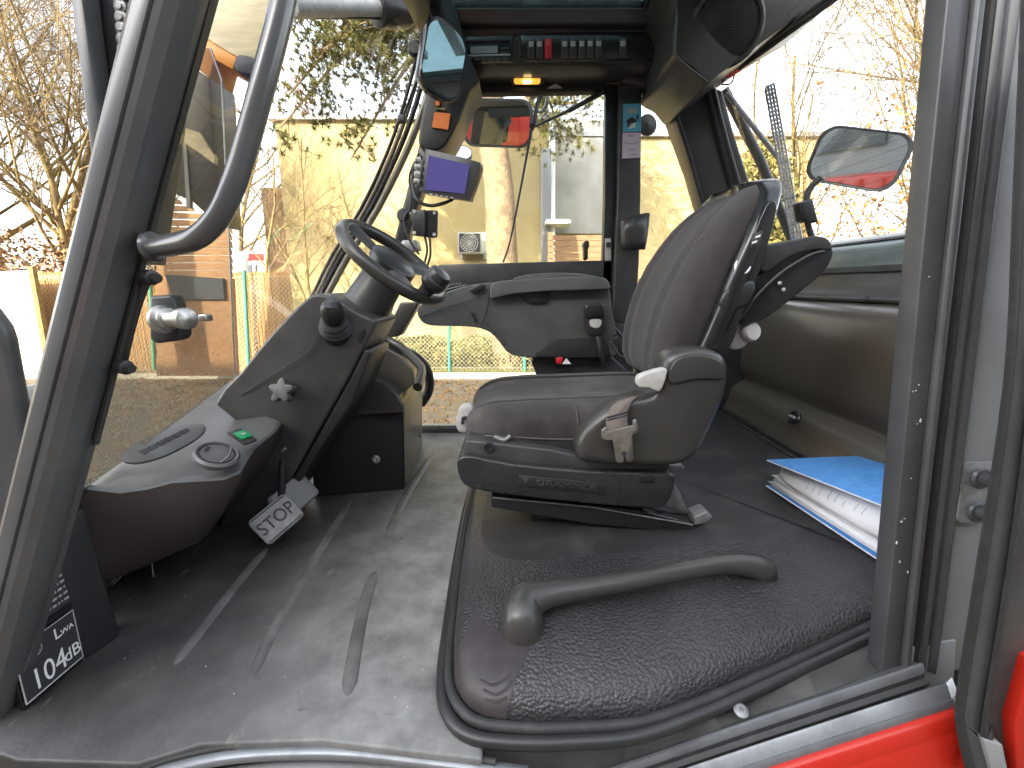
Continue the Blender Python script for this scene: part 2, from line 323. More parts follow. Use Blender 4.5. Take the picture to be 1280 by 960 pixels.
# floor pan
fl = [UZ(-60, 985, 0), UZ(590, 957, 0), UZ(640, 975, 0), V(.95, .52, 0), V(.95, 2.02, 0), V(-1.05, 2.02, 0), V(-1.05, .55, 0)]
def floor_mat():
    m = bpy.data.materials.new('cab_floor_rubber'); m.use_nodes = True; t = m.node_tree; p = t.nodes['Principled BSDF']; L = t.links.new
    tc = t.nodes.new('ShaderNodeTexCoord')
    def noise(sc, det, lo, hi, st=(1, 1, 1), rot=0):
        mp = t.nodes.new('ShaderNodeMapping'); mp.inputs['Scale'].default_value = st; mp.inputs['Rotation'].default_value = (0, 0, rot); L(tc.outputs['Object'], mp.inputs[0])
        n = t.nodes.new('ShaderNodeTexNoise'); n.inputs['Scale'].default_value = sc; n.inputs['Detail'].default_value = det; n.inputs['Roughness'].default_value = .65; L(mp.outputs[0], n.inputs['Vector'])
        r = t.nodes.new('ShaderNodeMapRange'); r.inputs[1].default_value = lo; r.inputs[2].default_value = hi; L(n.outputs[0], r.inputs[0]); return r.outputs[0]
    def mix(f, a, b):
        x = t.nodes.new('ShaderNodeMix'); x.data_type = 'RGBA'; L(f, x.inputs[0])
        for k, v in ((6, a), (7, b)):
            if isinstance(v, tuple): x.inputs[k].default_value = (*v, 1)
            else: L(v, x.inputs[k])
        return x.outputs[2]
    dust = mix(noise(4.5, 10, .34, .82), (.016, .016, .0155), (.088, .087, .082))
    # dust tone ramps across the floor, painting in the shade towards the dash
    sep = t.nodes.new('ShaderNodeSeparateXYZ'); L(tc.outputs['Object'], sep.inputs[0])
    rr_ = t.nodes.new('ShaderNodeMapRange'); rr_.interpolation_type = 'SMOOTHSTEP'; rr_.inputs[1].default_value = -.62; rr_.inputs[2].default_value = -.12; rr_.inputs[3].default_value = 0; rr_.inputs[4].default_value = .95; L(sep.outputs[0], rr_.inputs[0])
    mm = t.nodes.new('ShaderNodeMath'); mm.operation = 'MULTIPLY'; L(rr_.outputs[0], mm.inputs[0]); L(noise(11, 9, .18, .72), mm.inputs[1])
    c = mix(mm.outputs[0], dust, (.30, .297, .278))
    sc1 = noise(26, 5, .63, .78, (1, .35, 1), .5); sc2 = noise(40, 4, .64, .74, (.3, 1, 1), -.3)
    c = mix(sc1, c, (.20, .195, .175)); c = mix(sc2, c, (.028, .027, .025))
    L(c, p.inputs['Base Color']); p.inputs['Roughness'].default_value = .5
    n2 = t.nodes.new('ShaderNodeTexNoise'); n2.inputs['Scale'].default_value = 110; n2.inputs['Detail'].default_value = 4; L(tc.outputs['Object'], n2.inputs['Vector'])
    b = t.nodes.new('ShaderNodeBump'); b.inputs['Strength'].default_value = .45; b.inputs['Distance'].default_value = .0014; L(n2.outputs[0], b.inputs['Height']); L(b.outputs[0], p.inputs['Normal'])
    return m
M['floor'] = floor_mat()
M['sill_rubber'] = mat('sill_rubber', (.050, .050, .048), .5, col2=(.10, .099, .094), vscale=12, vlo=.4, vhi=.75, bump=.3, bscale=150, bdist=.001)
M['rib'] = mat('worn_floor_rib', (.075, .074, .07), .45, col2=(.14, .138, .13), vscale=12, bump=.3, bscale=120, bdist=.001)
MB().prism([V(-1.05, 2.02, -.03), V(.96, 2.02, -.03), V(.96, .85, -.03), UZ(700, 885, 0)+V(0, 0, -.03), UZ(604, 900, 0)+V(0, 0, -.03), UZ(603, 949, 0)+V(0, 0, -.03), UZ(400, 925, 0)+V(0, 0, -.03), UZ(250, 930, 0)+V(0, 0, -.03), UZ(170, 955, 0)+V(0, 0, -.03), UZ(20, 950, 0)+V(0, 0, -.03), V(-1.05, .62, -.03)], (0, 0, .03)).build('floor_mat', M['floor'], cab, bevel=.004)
def rib(pts, r):
    P = cr([UZ(x, y, -.004) for x, y in pts], 5); n = len(P)
    rr = [r*min(1, .25+1.2*min(i, n-1-i)/3) for i in range(n)]
    return MB().tube(P, rr, 10, flat=.55, up=(0, 0, 1)).build('floor_rib', M['rib'], cab, smooth=80)
rib([(545, 565), (520, 600), (498, 640), (484, 672)], .016)
rib([(442, 622), (405, 682), (350, 775), (308, 864)], .0135)
rib([(338, 682), (300, 728), (258, 782), (214, 840)], .0135)
rib([(470, 712), (455, 760), (444, 815), (434, 878)], .0155)
# joint in the floor edge, right strip of flooring that rises with the sill
YS = .575
strip = [U(606, 950, YS), U(660, 958, YS), U(780, 948, .577), U(900, 908, .582), U(1020, 868, .59), U(1150, 822, .605)]
strip_in = [UZ(604, 900, -.004), UZ(660, 905, -.004), UZ(790, 900, -.003), UZ(880, 872, .002), UZ(1000, 818, .020), UZ(1130, 760, .052)]
mb = MB()
for i in range(5):
    mb.prism([strip[i], strip[i+1], strip_in[i+1], strip_in[i]], (0, 0, -.02))
mb.build('sill_mat', M['sill_rubber'], cab, smooth=60)
lathe('screw', [(.011, 0), (.011, .003), (.008, .005), (.0035, .005), (.003, .002)], U(926, 889, .592), (0, -.3, 1), M['steel_dull'], cab, 20)
# door sill : rolled profile with two edges and a groove between them
SP_ = cr([U(560, 1026, .572), U(690, 984, .572), U(760, 961, .574), U(930, 903, .58), U(1124, 838, .588), U(1150, 829, .59)], 4)
def sill(name, prof, m, path=None):
    return MB().loft([[p+V(0, y, z) for p in (path or SP_)] for y, z in prof], cap=False, closed=False).build(name, m, cab, smooth=35)
sill('sill_rail', [(.02, -.012), (.001, -.001), (-.002, .003), (-.006, .0025), (-.009, -.003), (-.010, -.012)], M['aluminium'])
sill('sill_groove', [(-.0095, -.008), (-.011, -.015), (-.017, -.019), (-.021, -.017), (-.0225, -.013)], M['rubber'])
SP2 = [p + V(.0009*i, 0, -.0008*i*0) for i, p in enumerate(SP_)] + [U(1172, 822, .59)]
sill('sill_rail', [(-.0215, -.022), (-.0225, -.012), (-.0250, -.0105), (-.028, -.013), (-.037, -.0245), (-.0395, -.0235), (-.0425, -.028), (-.0430, -.042)], M['aluminium'], SP2)
# front part of the sill (curves up to the front pillar)
P = cr([UZ(150, 985, -.02), UZ(210, 962, -.02), UZ(300, 944, -.02), UZ(420, 940, -.02), UZ(540, 952, -.02), UZ(660, 968, -.02)], 6)
MB().tube(P, .011, 10, flat=.8, up=(0, 0, 1)).build('sill_seal', M['aluminium'], cab, smooth=60)
P = cr([UZ(130, 1010, -.05), UZ(230, 985, -.05), UZ(330, 968, -.05), UZ(430, 965, -.05), UZ(560, 975, -.05), UZ(700, 1000, -.05)], 6)
MB().tube(P, .016, 10, flat=.8, up=(0, 0, 1)).build('sill_seal', M['frame_light'], cab, smooth=60)
P = cr([UZ(160, 972, -.012), UZ(210, 950, -.012), UZ(300, 932, -.012), UZ(420, 929, -.012), UZ(540, 941, -.012), UZ(620, 953, -.012)], 6)
MB().tube(P, .006, 8).build('sill_seal', M['rubber'], cab, smooth=60)
# red body below the sill
RP = SP2 + [U(1190, 817, .59), U(1222, 806, .59)]
rows = []
for dy, dz in ((-.0420, -.034), (-.048, -.0345), (-.052, -.038), (-.056, -.058), (-.057, -.062), (-.060, -.066), (-.068, -.25), (-.075, -.6), (-.03, -.65)):
    rows.append([p+V(0, dy, dz) for p in RP])
MB().loft(rows, cap=False, closed=False).build('body_panel', M['red'], cab, smooth=40)
MB().loft([[p+V(0, .012, -.05) for p in cr([U(-700, 1120, .5), U(200, 1060, .5), U(830, 1016, .5)], 4)], [p+V(0, .012, -.6) for p in cr([U(-700, 1120, .5), U(200, 1060, .5), U(830, 1016, .5)], 4)]], cap=False, closed=False).build('body_panel', M['red'], cab)
# underside closure of the floor on the ground side
box('chassis', (-.1, 1.35, -.32), (2.1, 1.36, .5), M['matte_black'], cab)
# near front pillar (big rounded section with grooves)
def along(profile, a, b, ea=None, eb=None):
    """profile of (sideways, depth) offsets carried from a to b"""
    mb = MB(); n = len(profile)
    ra = [a + V(x, y, 0) for x, y in profile]; rb = [b + V(x, y, 0) for x, y in profile]
    return mb.loft([ra, [(p+q)/2 for p, q in zip(ra, rb)], rb])
a, b = U(232, -40, .62), U(-30, 960, .60)
w = .046
prof = [(-.047, .02), (-.050, .0), (-.043, -.018), (-.030, -.027), (-.012, -.030), (-.006, -.030), (-.004, -.0265), (-.001, -.0265), (.001, -.030), (.014, -.029), (.032, -.022), (.041, -.010), (.043, .008), (.040, .02), (.042, .035), (.030, .05), (-.035, .05)]
along([(x*(.90 if x < 0 else .70), y*(1 if y < .02 else .7)) for x, y in prof], a, b).build('front_pillar', M['pillar'], cab, smooth=24)
along([(.030, .012), (.036, .010), (.036, .018), (.030, .022)], U(226, -40, .62), U(78, 560, .61)).build('pillar_seal', M['trim'], cab, smooth=30)
# grab handle on the pillar
P = [U(188, 309, .615), U(215, 306, .60), U(246, 297, .585), U(272, 272, .58), U(290, 235, .58), U(308, 180, .585), U(330, 100, .59), U(352, 12, .60), U(364, -60, .61)]
gh = tube('grab_handle', P, .0135, M['pillar'], cab, sm=8, seg=14)
lathe('handle_flange', [(.012, 0), (.019, .002), (.019, .007), (.015, .010)], U(186, 309, .617), (1, -.1, .05), M['pillar'], gh)
# latch bar on the pillar with two bolts
P = [U(184, 345, .635), U(172, 374, .635), U(159, 420, .635), U(150, 462, .635)]
lb = tube('latch_bar', P, .008, M['plastic'], cab, flat=.6)
for (x, y) in ((186, 346), (154, 458)):
    lathe('bolt', [(.010, 0), (.010, .012), (.006, .013), (.006, .022)], U(x-3, y, .625), (1, -.35, -.1), M['plastic'], lb, 10)
# near rear pillar of the door (stepped sections)
def tilt(x0, y0, x1, y1, Y, prof, name, m, sm=24):
    return along([(x, y) for x, y in prof], U(x0, y0, Y), U(x1, y1, Y)).build(name, m, cab, smooth=sm, bevel=.0012)
tilt(1190, -60, 1102, 842, .60, [(0, .03), (0, .001), (.002, 0), (.026, 0), (.026, .03)], 'door_pillar', M['frame_grey'])
tilt(1190, -60, 1102, 842, .60, [(.027, .03), (.027, -.004), (.030, -.008), (.036, -.008), (.038, -.004), (.038, .03)], 'door_pillar_bead', M['frame_grey'])
tilt(1190, -60, 1102, 842, .60, [(.039, .03), (.039, .012), (.047, .010), (.051, .0), (.055, .0), (.057, .012), (.057, .03)], 'door_pillar_groove', M['rubber'])
tilt(1190, -60, 1102, 842, .60, [(.058, .03), (.058, .003), (.064, -.002), (.070, .004), (.074, .003), (.080, -.003), (.084, .0), (.084, .03)], 'door_pillar_rail', M['frame_grey'])
tilt(1190, -60, 1102, 842, .60, [(.085, .03), (.085, .006), (.135, .006), (.135, .03)], 'door_pillar_channel', M['frame_light'])
pix('pillar_foot', [(1124, 812), (1196, 800), (1192, 866), (1165, 868), (1150, 848), (1138, 842), (1124, 842)], .6035, .66, M['frame_light'], cab, bevel=.002)
# latch plate with two sockets
hp = plate('latch_plate', U(1222, 616, .598), (0, -1, .1), [(x, y) for x, y in rrect(.048, .088, .008)], .006, M['steel_dull'], cab, bevel=.001)
for y in (597, 639):
    lathe('socket', [(.0135, 0), (.0150, .004), (.0125, .007), (.0085, .007), (.0080, .018), (.0045, .018), (.004, .008)], U(1224 - (y-597)*.11, y, .598), (0, -1, .1), M['frame_grey'], hp, 24)

random.seed(41); mb = MB()
for i in range(60):
    x, y = random.uniform(150, 620), random.uniform(600, 945); p = UZ(x, y, .0006)
    if p.y < .6: continue
    a = random.uniform(0, 6.28); r_ = random.uniform(.0005, .0014)
    mb.prism([p + V(r_*math.cos(a+q)*random.uniform(.6, 1.2), r_*math.sin(a+q)*random.uniform(.6, 1.2), 0) for q in (0, 1.6, 3.1, 4.7)], (0, 0, .0008))
mb.build('floor_crumbs', M['white_plastic'], cab, smooth=0)['kind'] = 'stuff'
mb = MB()
for i in range(13):
    y = random.choice((random.uniform(470, 540), random.uniform(560, 720), random.uniform(300, 800))); x0 = 1190 - 88*(y+60)/902 + random.uniform(2, 24)
    p = U(x0, y, .5985); w_ = random.uniform(.0004, .0015); h_ = w_*random.uniform(.7, 2.4)
    mb.prism([p + V(-w_, 0, -h_*.4), p + V(w_*.4, 0, -h_), p + V(w_, 0, h_*.5), p + V(-w_*.3, 0, h_)], (0, .0012, 0))
mb.build('paint_chips', M['white_plastic'], cab, smooth=0)['kind'] = 'stuff'

# roof, header beam, far wall frame --------------------------------------------------------------
ZR = 1.56
roof_out = [V(-.42, .58, ZR), V(.92, .58, ZR), V(.92, 2.04, ZR), V(-.30, 2.04, ZR)]
# roof around the roof window (opening x -.30 .. .49, y .75 .. 1.83)
mb = MB()
x0, x1 = U(552, 28, 1.83).x, U(802, 28, 1.83).x
mb.prism([V(-.46, .56, ZR), V(x0, .56, ZR), V(x0, 2.06, ZR), V(-.33, 2.06, ZR)], (0, 0, .05))
mb.prism([V(x1, .56, ZR), V(.70, .56, ZR), V(.70, 2.06, ZR), V(x1, 2.06, ZR)], (0, 0, .05))
mb.prism([V(x0, 1.83, ZR), V(x1, 1.83, ZR), V(x1, 2.06, ZR), V(x0, 2.06, ZR)], (0, 0, .05))
mb.prism([V(x0, .56, ZR), V(x1, .56, ZR), V(x1, .72, ZR), V(x0, .72, ZR)], (0, 0, .05))
mb.build('roof', M['plastic'], cab, bevel=.004)
box('roof_window', ((x0+x1)/2, 1.28, ZR+.03), (x1-x0, 1.12, .006), M['g_roof'], cab)
for i, y in enumerate((.95, 1.13, 1.31, 1.49, 1.67)):
    box('roof_guard_bar', ((x0+x1)/2, y, ZR+.16), (x1-x0+.2, .05, .03), M['pillar'], cab, bevel=.004)
# header beam with sloping face, under side and recess for the instruments
hz = lambda y, Y: U(640, y, Y).z
hdr = MB()
xa, xb = U(548, 60, 1.86).x, U(850, 60, 1.86).x
prof = [(1.80, ZR+.01), (1.815, hz(30, 1.815)), (1.845, hz(36, 1.845)), (1.855, hz(78, 1.855)), (1.87, hz(84, 1.87)), (1.99, hz(104, 1.99)), (2.06, hz(106, 2.06)), (2.06, ZR+.01)]
hdr.prism([V(xa, y, z) for y, z in prof], (xb-xa, 0, 0)).build('header_beam', M['trim'], cab, bevel=.006, bseg=3)
# rear corner trim : sloping wedge with the loudspeaker
pod = [(842, -40), (846, 12), (842, 58), (846, 72), (866, 84), (883, 104), (900, 92), (940, 62), (1000, 18), (1075, -40)]
pd = pix('speaker_pod', pod, 1.62, 2.02, M['trim'], cab, sm=3, bevel=.02, bseg=4)
# trim between header and quarter window
pix('corner_trim', [(780, 84), (850, 76), (885, 104), (842, 142), (826, 122), (806, 108), (780, 104)], 1.95, 2.05, M['trim'], cab, bevel=.012, bseg=3)
# roof rail along the rear window top
tube('roof_rail', [U(850, 142, 2.0), U(884, 107, 1.93), U(950, 58, 1.75), U(1040, -6, 1.52), U(1130, -70, 1.35)], .010, M['rubber'], cab, sm=4)
tube('roof_rail', [U(862, 132, 2.02), U(892, 106, 1.95), U(952, 64, 1.77), U(1048, -6, 1.54), U(1130, -66, 1.37)], .012, M['trim'], cab, sm=4)
# rear far pillar
pix('rear_pillar', [(842, 142), (884, 106), (904, 112), (918, 165), (934, 215), (950, 262), (960, 320), (925, 330), (888, 285), (868, 215)], 1.96, 2.08, M['trim'], cab, bevel=.012, bseg=3)
tube('pillar_seal', [U(846, 146, 1.95), U(862, 195, 1.95), U(876, 245, 1.95), U(890, 290, 1.95)], .008, M['rubber'], cab)
tube('pillar_seal', [U(892, 112, 1.94), U(905, 165, 1.94), U(922, 225, 1.94), U(938, 270, 1.94)], .009, M['trim'], cab)
tube('pillar_seal', [U(884, 112, 1.945), U(897, 165, 1.945), U(913, 225, 1.945), U(928, 270, 1.945)], .006, M['rubber'], cab)
# far door : post, frame, window, lower glass
fd = M['plastic_grey']
pix('rear_post', [(774, 100), (802, 100), (801, 250), (799, 330), (792, 420), (792, 540), (764, 540), (768, 330), (772, 250)], 1.97, 2.07, fd, cab, bevel=.006)
door = 'far_door_frame'
pix(door, [(757, 104), (773, 104), (771, 250), (767, 345), (760, 470), (744, 470), (753, 345), (756, 250)], 2.0, 2.05, M['plastic'], cab, bevel=.004)
pix(door, [(580, 99), (760, 99), (757, 113), (584, 116)], 2.0, 2.05, M['matte_black'], cab, bevel=.003)
pix(door, [(548, 331), (765, 325), (765, 356), (700, 362), (548, 362)], 2.0, 2.05, M['plastic_grey'], cab, bevel=.004)
pix(door, [(520, 538), (600, 538), (800, 538), (800, 552), (520, 552)], 2.0, 2.05, M['plastic'], cab, bevel=.003)
pix(door, [(520, 532), (800, 532), (800, 536), (520, 536)], 2.01, 2.04, M['aluminium'], cab)
pix('far_door_window', [(575, 110), (760, 108), (762, 330), (520, 334)], 2.025, 2.031, M['g_clear'], cab)
pix('far_door_lower_window', [(480, 392), (640, 392), (768, 392), (768, 536), (520, 536), (480, 440)], 2.025, 2.031, M['g_clear'], cab)
# quarter window behind the far door
pix('quarter_window', [(801, 106), (812, 108), (832, 122), (848, 146), (868, 205), (886, 272), (900, 330), (900, 420), (797, 420)], 2.03, 2.036, M['g_clear'], cab)
pix('quarter_wall', [(795, 400), (960, 330), (1000, 500), (795, 540)], 2.0, 2.06, M['plastic'], cab)
pix('door_latch_plate', [(757, 298), (764, 298), (764, 326), (757, 326)], 1.985, 2.0, M['white_plastic'], cab, bevel=.001)
pix('latch_slot', [(758, 303), (763, 303), (763, 309), (758, 309)], 1.98, 1.986, M['ink'], cab)
# far front pillar : broad trim on top, thin post below
fp = pix('far_front_pillar', [(534, -20), (560, -20), (586, 70), (600, 98), (588, 112), (574, 150), (556, 182), (540, 188), (524, 183), (524, 160), (534, 100), (540, 40)], 1.78, 2.0, M['plastic'], cab, sm=2, bevel=.010, bseg=3)
pix('far_front_post', [(524, 180), (548, 186), (528, 235), (512, 290), (500, 330), (490, 372), (476, 418), (462, 418), (482, 340), (500, 270)], 1.93, 2.02, M['plastic'], cab, bevel=.008)
pix('far_front_post', [(500, 378), (524, 378), (500, 420), (478, 424)], 1.94, 2.02, M['trim'], cab, bevel=.006)
for dx, r, mm in ((2, .014, 'side'), (-9, .010, 'rubber'), (-17, .009, 'side'), (-24, .007, 'rubber')):  # golden light on the seals is carried by the paler material
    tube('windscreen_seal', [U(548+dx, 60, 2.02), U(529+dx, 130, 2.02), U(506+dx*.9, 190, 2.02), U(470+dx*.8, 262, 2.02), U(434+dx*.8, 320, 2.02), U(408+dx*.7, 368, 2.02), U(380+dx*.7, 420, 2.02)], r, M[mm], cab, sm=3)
# windscreen glass between near and far front pillars
wa, wb, wc, wd = U(226, -60, .68), U(548, -20, 2.03), U(398, 385, 2.03), U(75, 640, .66)
mesh_obj('windscreen', [wa, wb, wc, wd], [(0, 1, 2, 3)], M['g_wind'], cab, smooth=0)
# roof front beam outside, roller
tube('roof_front_beam', [U(362, 8, 1.5), U(430, 10, 1.75), U(545, 12, 2.05)], .028, M['white_plastic'], cab, sm=2, seg=12)
tube('roof_front_trim', [U(362, 19, 1.5), U(430, 20, 1.75), U(545, 22, 2.05)], .010, M['plastic'], cab, sm=2)
tube('wiper_motor', [U(470, 12, 1.86), U(508, 14, 1.96)], .055, M['plastic'], cab, sm=0, seg=18, bevel=.008)
# rear wall : engine cover, ledge, hood outside, rear window
XW = .95
def wall_strip(name, prof, y0, y1, m, **k):
    return MB().prism([V(x, y0, z) for x, z in prof], (0, y1-y0, 0)).build(name, m, cab, **k)
cover = cr([V(.935, 0, .06), V(.94, 0, .10), V(.958, 0, .165), V(.962, 0, .185), V(.975, 0, .215), V(1.005, 0, .235), V(1.02, 0, .25), V(1.00, 0, .30), V(.995, 0, .40), V(1.00, 0, .50), V(1.02, 0, .56), V(1.06, 0, .592), V(1.12, 0, .605)], 5)
pr = [(p.x, p.z) for p in cover] + [(1.3, .605), (1.3, .06)]
wall_strip('engine_cover', pr, .63, 2.01, M['cover'], smooth=60)
tube('cover_seal', [V(.945, .80, .122), V(.942, 1.4, .113), V(.942, 2.0, .113)], .008, M['rubber'], cab, sm=0)
tube('cover_seal', [V(.925, .80, .110), V(.922, 1.4, .100), V(.922, 2.0, .100)], .005, M['trim'], cab, sm=0)
lathe('cover_latch', [(.024, -.004), (.024, .004), (.020, .007), (.016, .004), (.014, .002)], U(994, 522, 1.48)+V(-.004, 0, 0), (-1, -.25, .5), M['gloss_black'], cab, 24)
box('latch_slot', U(994, 522, 1.48)+V(-.012, -.002, .003), (.010, .034, .008), M['steel_dull'], cab, rot=Quaternion((0, 1, 0), -.5).to_matrix(), bevel=.002)
lathe('hole_plug', [(.008, 0), (.008, .003), (.004, .004)], U(1083, 374, 1.4)+V(0, 0, .0), (-.6, -.3, .8), M['matte_black'], cab, 14)
wall_strip('cover_ledge', [(1.065, .612), (1.10, .618), (1.12, .660), (1.12, .700), (1.20, .700), (1.20, .60), (1.07, .60)], .66, 2.01, M['frame_grey'], bevel=.004)
wall_strip('rear_window_seal', [(1.106, .690), (1.118, .712), (1.14, .712), (1.14, .690)], .66, 1.99, M['rubber'], bevel=.003)
hd = thing('engine_hood', 'grey green engine hood of the forklift behind its rear window', 'hood', (1.7, 1.3, .7))
hood = cr([V(1.20, 0, .66), V(1.21, 0, .755), V(1.25, 0, .80), V(1.34, 0, .83), V(1.6, 0, .85), V(2.2, 0, .86)], 5)
MB().prism([V(p.x, .45, p.z) for p in hood] + [V(2.2, .45, -.4), V(1.20, .45, -.4)], (0, 1.55, 0)).build('hood_panel', M['hood'], hd, smooth=40)
box('hood_joint', (1.245, 1.2, .800), (.012, 1.4, .006), M['rubber'], hd, rot=Quaternion((0, 1, 0), -.6).to_matrix())
# rear window glass with heating wires : raked plane from the ledge to the roof rail
rg0, rg1, rg2, rg3 = V(1.13, .64, .70), V(1.13, 1.98, .70), V(.80, 2.02, 1.50), V(.86, .60, 1.58)
mesh_obj('rear_window', [rg0, rg1, rg2, rg3], [(0, 1, 2, 3)], M['g_clear'], cab, smooth=0)
hw = MB()
for i in range(26):
    t = .03 + i*.037
    A, B = rg0.lerp(rg3, t), rg1.lerp(rg2, t)
    hw.tube([A+V(-.003, 0, 0), B+V(-.003, 0, 0)], .0007, 3)
h_ = hw.build('heating_wire', M['heat'], cab, smooth=0); h_['kind'] = 'stuff'

# ================================================================== SEAT PLATFORM (engine cover mat with handle)
pf = thing('seat_platform', 'raised platform under the seat covered in pebbled black rubber with bead trim', 'platform', (.4, 1.2, 0))
# bottom line on the floor (bead) and top line of the flank
bot = [UZ(598, 600, .004), UZ(589, 640, .004), UZ(580, 700, .004), UZ(572, 770, .004), UZ(567, 830, .004), UZ(572, 872, .004), UZ(600, 903, .004), UZ(660, 912, .004), UZ(730, 911, .004), UZ(800, 905, .004), UZ(870, 882, .008), UZ(950, 848, .018), UZ(1030, 812, .036), UZ(1110, 775, .055), UZ(1180, 745, .07)]
ZP = .085
top = [UZ(614, 597, .06), UZ(607, 628, .07), UZ(602, 660, ZP-.005), UZ(606, 680, ZP), UZ(622, 694, ZP), UZ(650, 700, ZP), UZ(690, 698, ZP), UZ(740, 694, ZP), UZ(800, 688, ZP), UZ(860, 684, ZP), UZ(930, 677, ZP+.002), UZ(980, 670, ZP+.006), UZ(1030, 668, ZP+.01), UZ(1090, 690, ZP+.015), UZ(1160, 690, ZP+.02)]
B_ = cr(bot, 5); T_ = cr(top, 5)
rows = []
for k in range(21):
    t = k/20
    row = []
    for p, q in zip(B_, T_):
        # convex shoulder : rises first, then turns in
        a = t*math.pi/2
        h = math.sin(a)**.62; s = 1-max(0, math.cos(a))**.62
        pt = p.lerp(q, s); pt.z = p.z + (q.z-p.z)*h
        row.append(pt)
    rows.append(row)
MB().loft(rows, cap=False, closed=False).build('pebbled_flank', M['pebble'], pf, smooth=80)
# flat top
topv = [p.copy() for p in T_]
poly = topv + [V(.95, .80, ZP+.022), V(.95, 1.2, ZP+.012), V(.95, 1.99, ZP+.012), V(.45, 1.99, ZP), V(-.05, 1.99, .02), UZ(617, 570, .04)]
_ctr = V(.45, 1.35, ZP+.004); _fan = [(i, (i+1) % len(poly), len(poly)) for i in range(len(poly))]
mesh_obj('platform_top', poly + [_ctr], _fan, M['mat_top'], pf, smooth=60)
# bead trim : two tubes and a flat lip
bead_pts = [UZ(603, 575, .006)] + [p + V(0, 0, .008) for p in bot]
tube('bead_trim', [p + V(-.006, -.008, .004) for p in bead_pts], .0085, M['rubber'], pf, sm=6, seg=10)
tube('bead_trim', [p + V(-.016, -.022, -.006) for p in bead_pts], .0105, M['plastic'], pf, sm=6, seg=10)
# smooth worn patch at the lower corner of the flank
pr_ = []
for k in range(1, 14):
    row = rows[k]; pr_.append([row[i] + (row[i]-V(.35, 1.2, -.2)).normalized()*.0018 for i in range(23, 34)])
MB().loft(pr_, cap=False, closed=False).build('worn_patch', M['vinyl_patch'], pf, smooth=80)
# round hole with rim on the front face
lathe('socket_hole', [(.016, 0), (.018, .003), (.013, .004), (.012, -.004)], UZ(599, 668, .045), (-1, -.25, .3), M['matte_black'], pf, 20)
# grab bar on the platform
from mathutils.bvhtree import BVHTree
_fm = MB().loft(rows, cap=False, closed=False); _bt = BVHTree.FromPolygons([tuple(v) for v in _fm.v], _fm.f)
_tp = BVHTree.FromPolygons([tuple(v) for v in poly] + [tuple(_ctr)], _fan)
def on_flank(px, py, lift):
    o = V(0, 0, CAMZ); d = ray(px, py).normalized()
    h = _bt.ray_cast(o, d)[3] or 9; h2 = _tp.ray_cast(o, d)[3] or 9
    return o + d*(min(h, h2) - lift)
for k, (pts) in enumerate(([(604, 862), (618, 868), (632, 862), (640, 850)], [(600, 850), (615, 856), (630, 850), (637, 842)], [(606, 874), (620, 877), (634, 872)])):
    tube('crease', [on_flank(x, y, .0015) for x, y in pts], .0022, M['vinyl_patch'], pf, sm=5, seg=6)
hp_ = [on_flank(654, 790, -.01), on_flank(652, 772, .025), on_flank(660, 752, .045), on_flank(690, 742, .055), on_flank(740, 734, .058), on_flank(800, 724, .060), on_flank(860, 713, .062), on_flank(905, 706, .058), on_flank(935, 707, .045), on_flank(953, 712, .025), on_flank(955, 722, -.01)]
tube('platform_handle', hp_, [.036, .036, .033, .022, .0185, .0175, .0175, .019, .023, .025, .022], M['trim'], pf, sm=6, seg=18, smooth=80)

# ================================================================== DRIVER SEAT
st = thing('driver_seat', 'dark grey fabric suspension seat with black shell on the raised platform', 'seat', (.3, 1.36, .13))
YC = 1.233  # seat and belt depths and sizes below were scaled down about the camera
def seat_ring(z, xf, xb, w, n=56, groove=.019, e=.55, lean=0, yc=YC):
    pts = []
    for k in range(n):
        a = 2*math.pi*k/n; c, s_ = math.cos(a), math.sin(a)
        yy = math.copysign(abs(s_)**.62, s_)*w
        xx = math.copysign(abs(c)**e, c)
        x = (xf+xb)/2 - xx*(xb-xf)/2
        u = abs(yy)/w
        if c > 0:                                 # the front: recessed middle panel with seams
            x += .014*max(0, 1-(u/.52)**2)*(1 if u < .52 else 0)
            x += groove*math.exp(-((u-.52)/.06)**2)
        pts.append(V(x, yc+yy, z + lean*(x-xf)))
    return pts
back = [(0.4115, 0.3555, 0.396, 0.153), (0.425, 0.3375, 0.4095, 0.1845), (0.4565, 0.3258, 0.423, 0.2025), (0.497, 0.3258, 0.4365, 0.2142), (0.542, 0.3312, 0.45, 0.2205), (0.596, 0.3438, 0.4662, 0.225), (0.65, 0.3618, 0.4815, 0.225), (0.704, 0.387, 0.4995, 0.2223), (0.758, 0.4212, 0.5202, 0.216), (0.803, 0.4554, 0.5382, 0.2052), (0.839, 0.4905, 0.5535, 0.1845), (0.8642, 0.522, 0.5652, 0.1548), (0.8768, 0.5436, 0.5688, 0.117), (0.8813, 0.5535, 0.5652, 0.072)]
MB().loft([seat_ring(z, xf, xb, w, lean=.12) for z, xf, xb, w in back]).build('backrest', M['fabric'], st, smooth=80)
# piping along the two seams of the backrest
for sgn in (-1, 1):
    pts = []
    for z, xf, xb, w in back[2:-1]:
        pts.append(V(xf+.005+.014, YC+sgn*w*.52, z+.12*.006))
    tube('backrest_piping', pts, .0034, M['piping'], st, sm=4, seg=6)
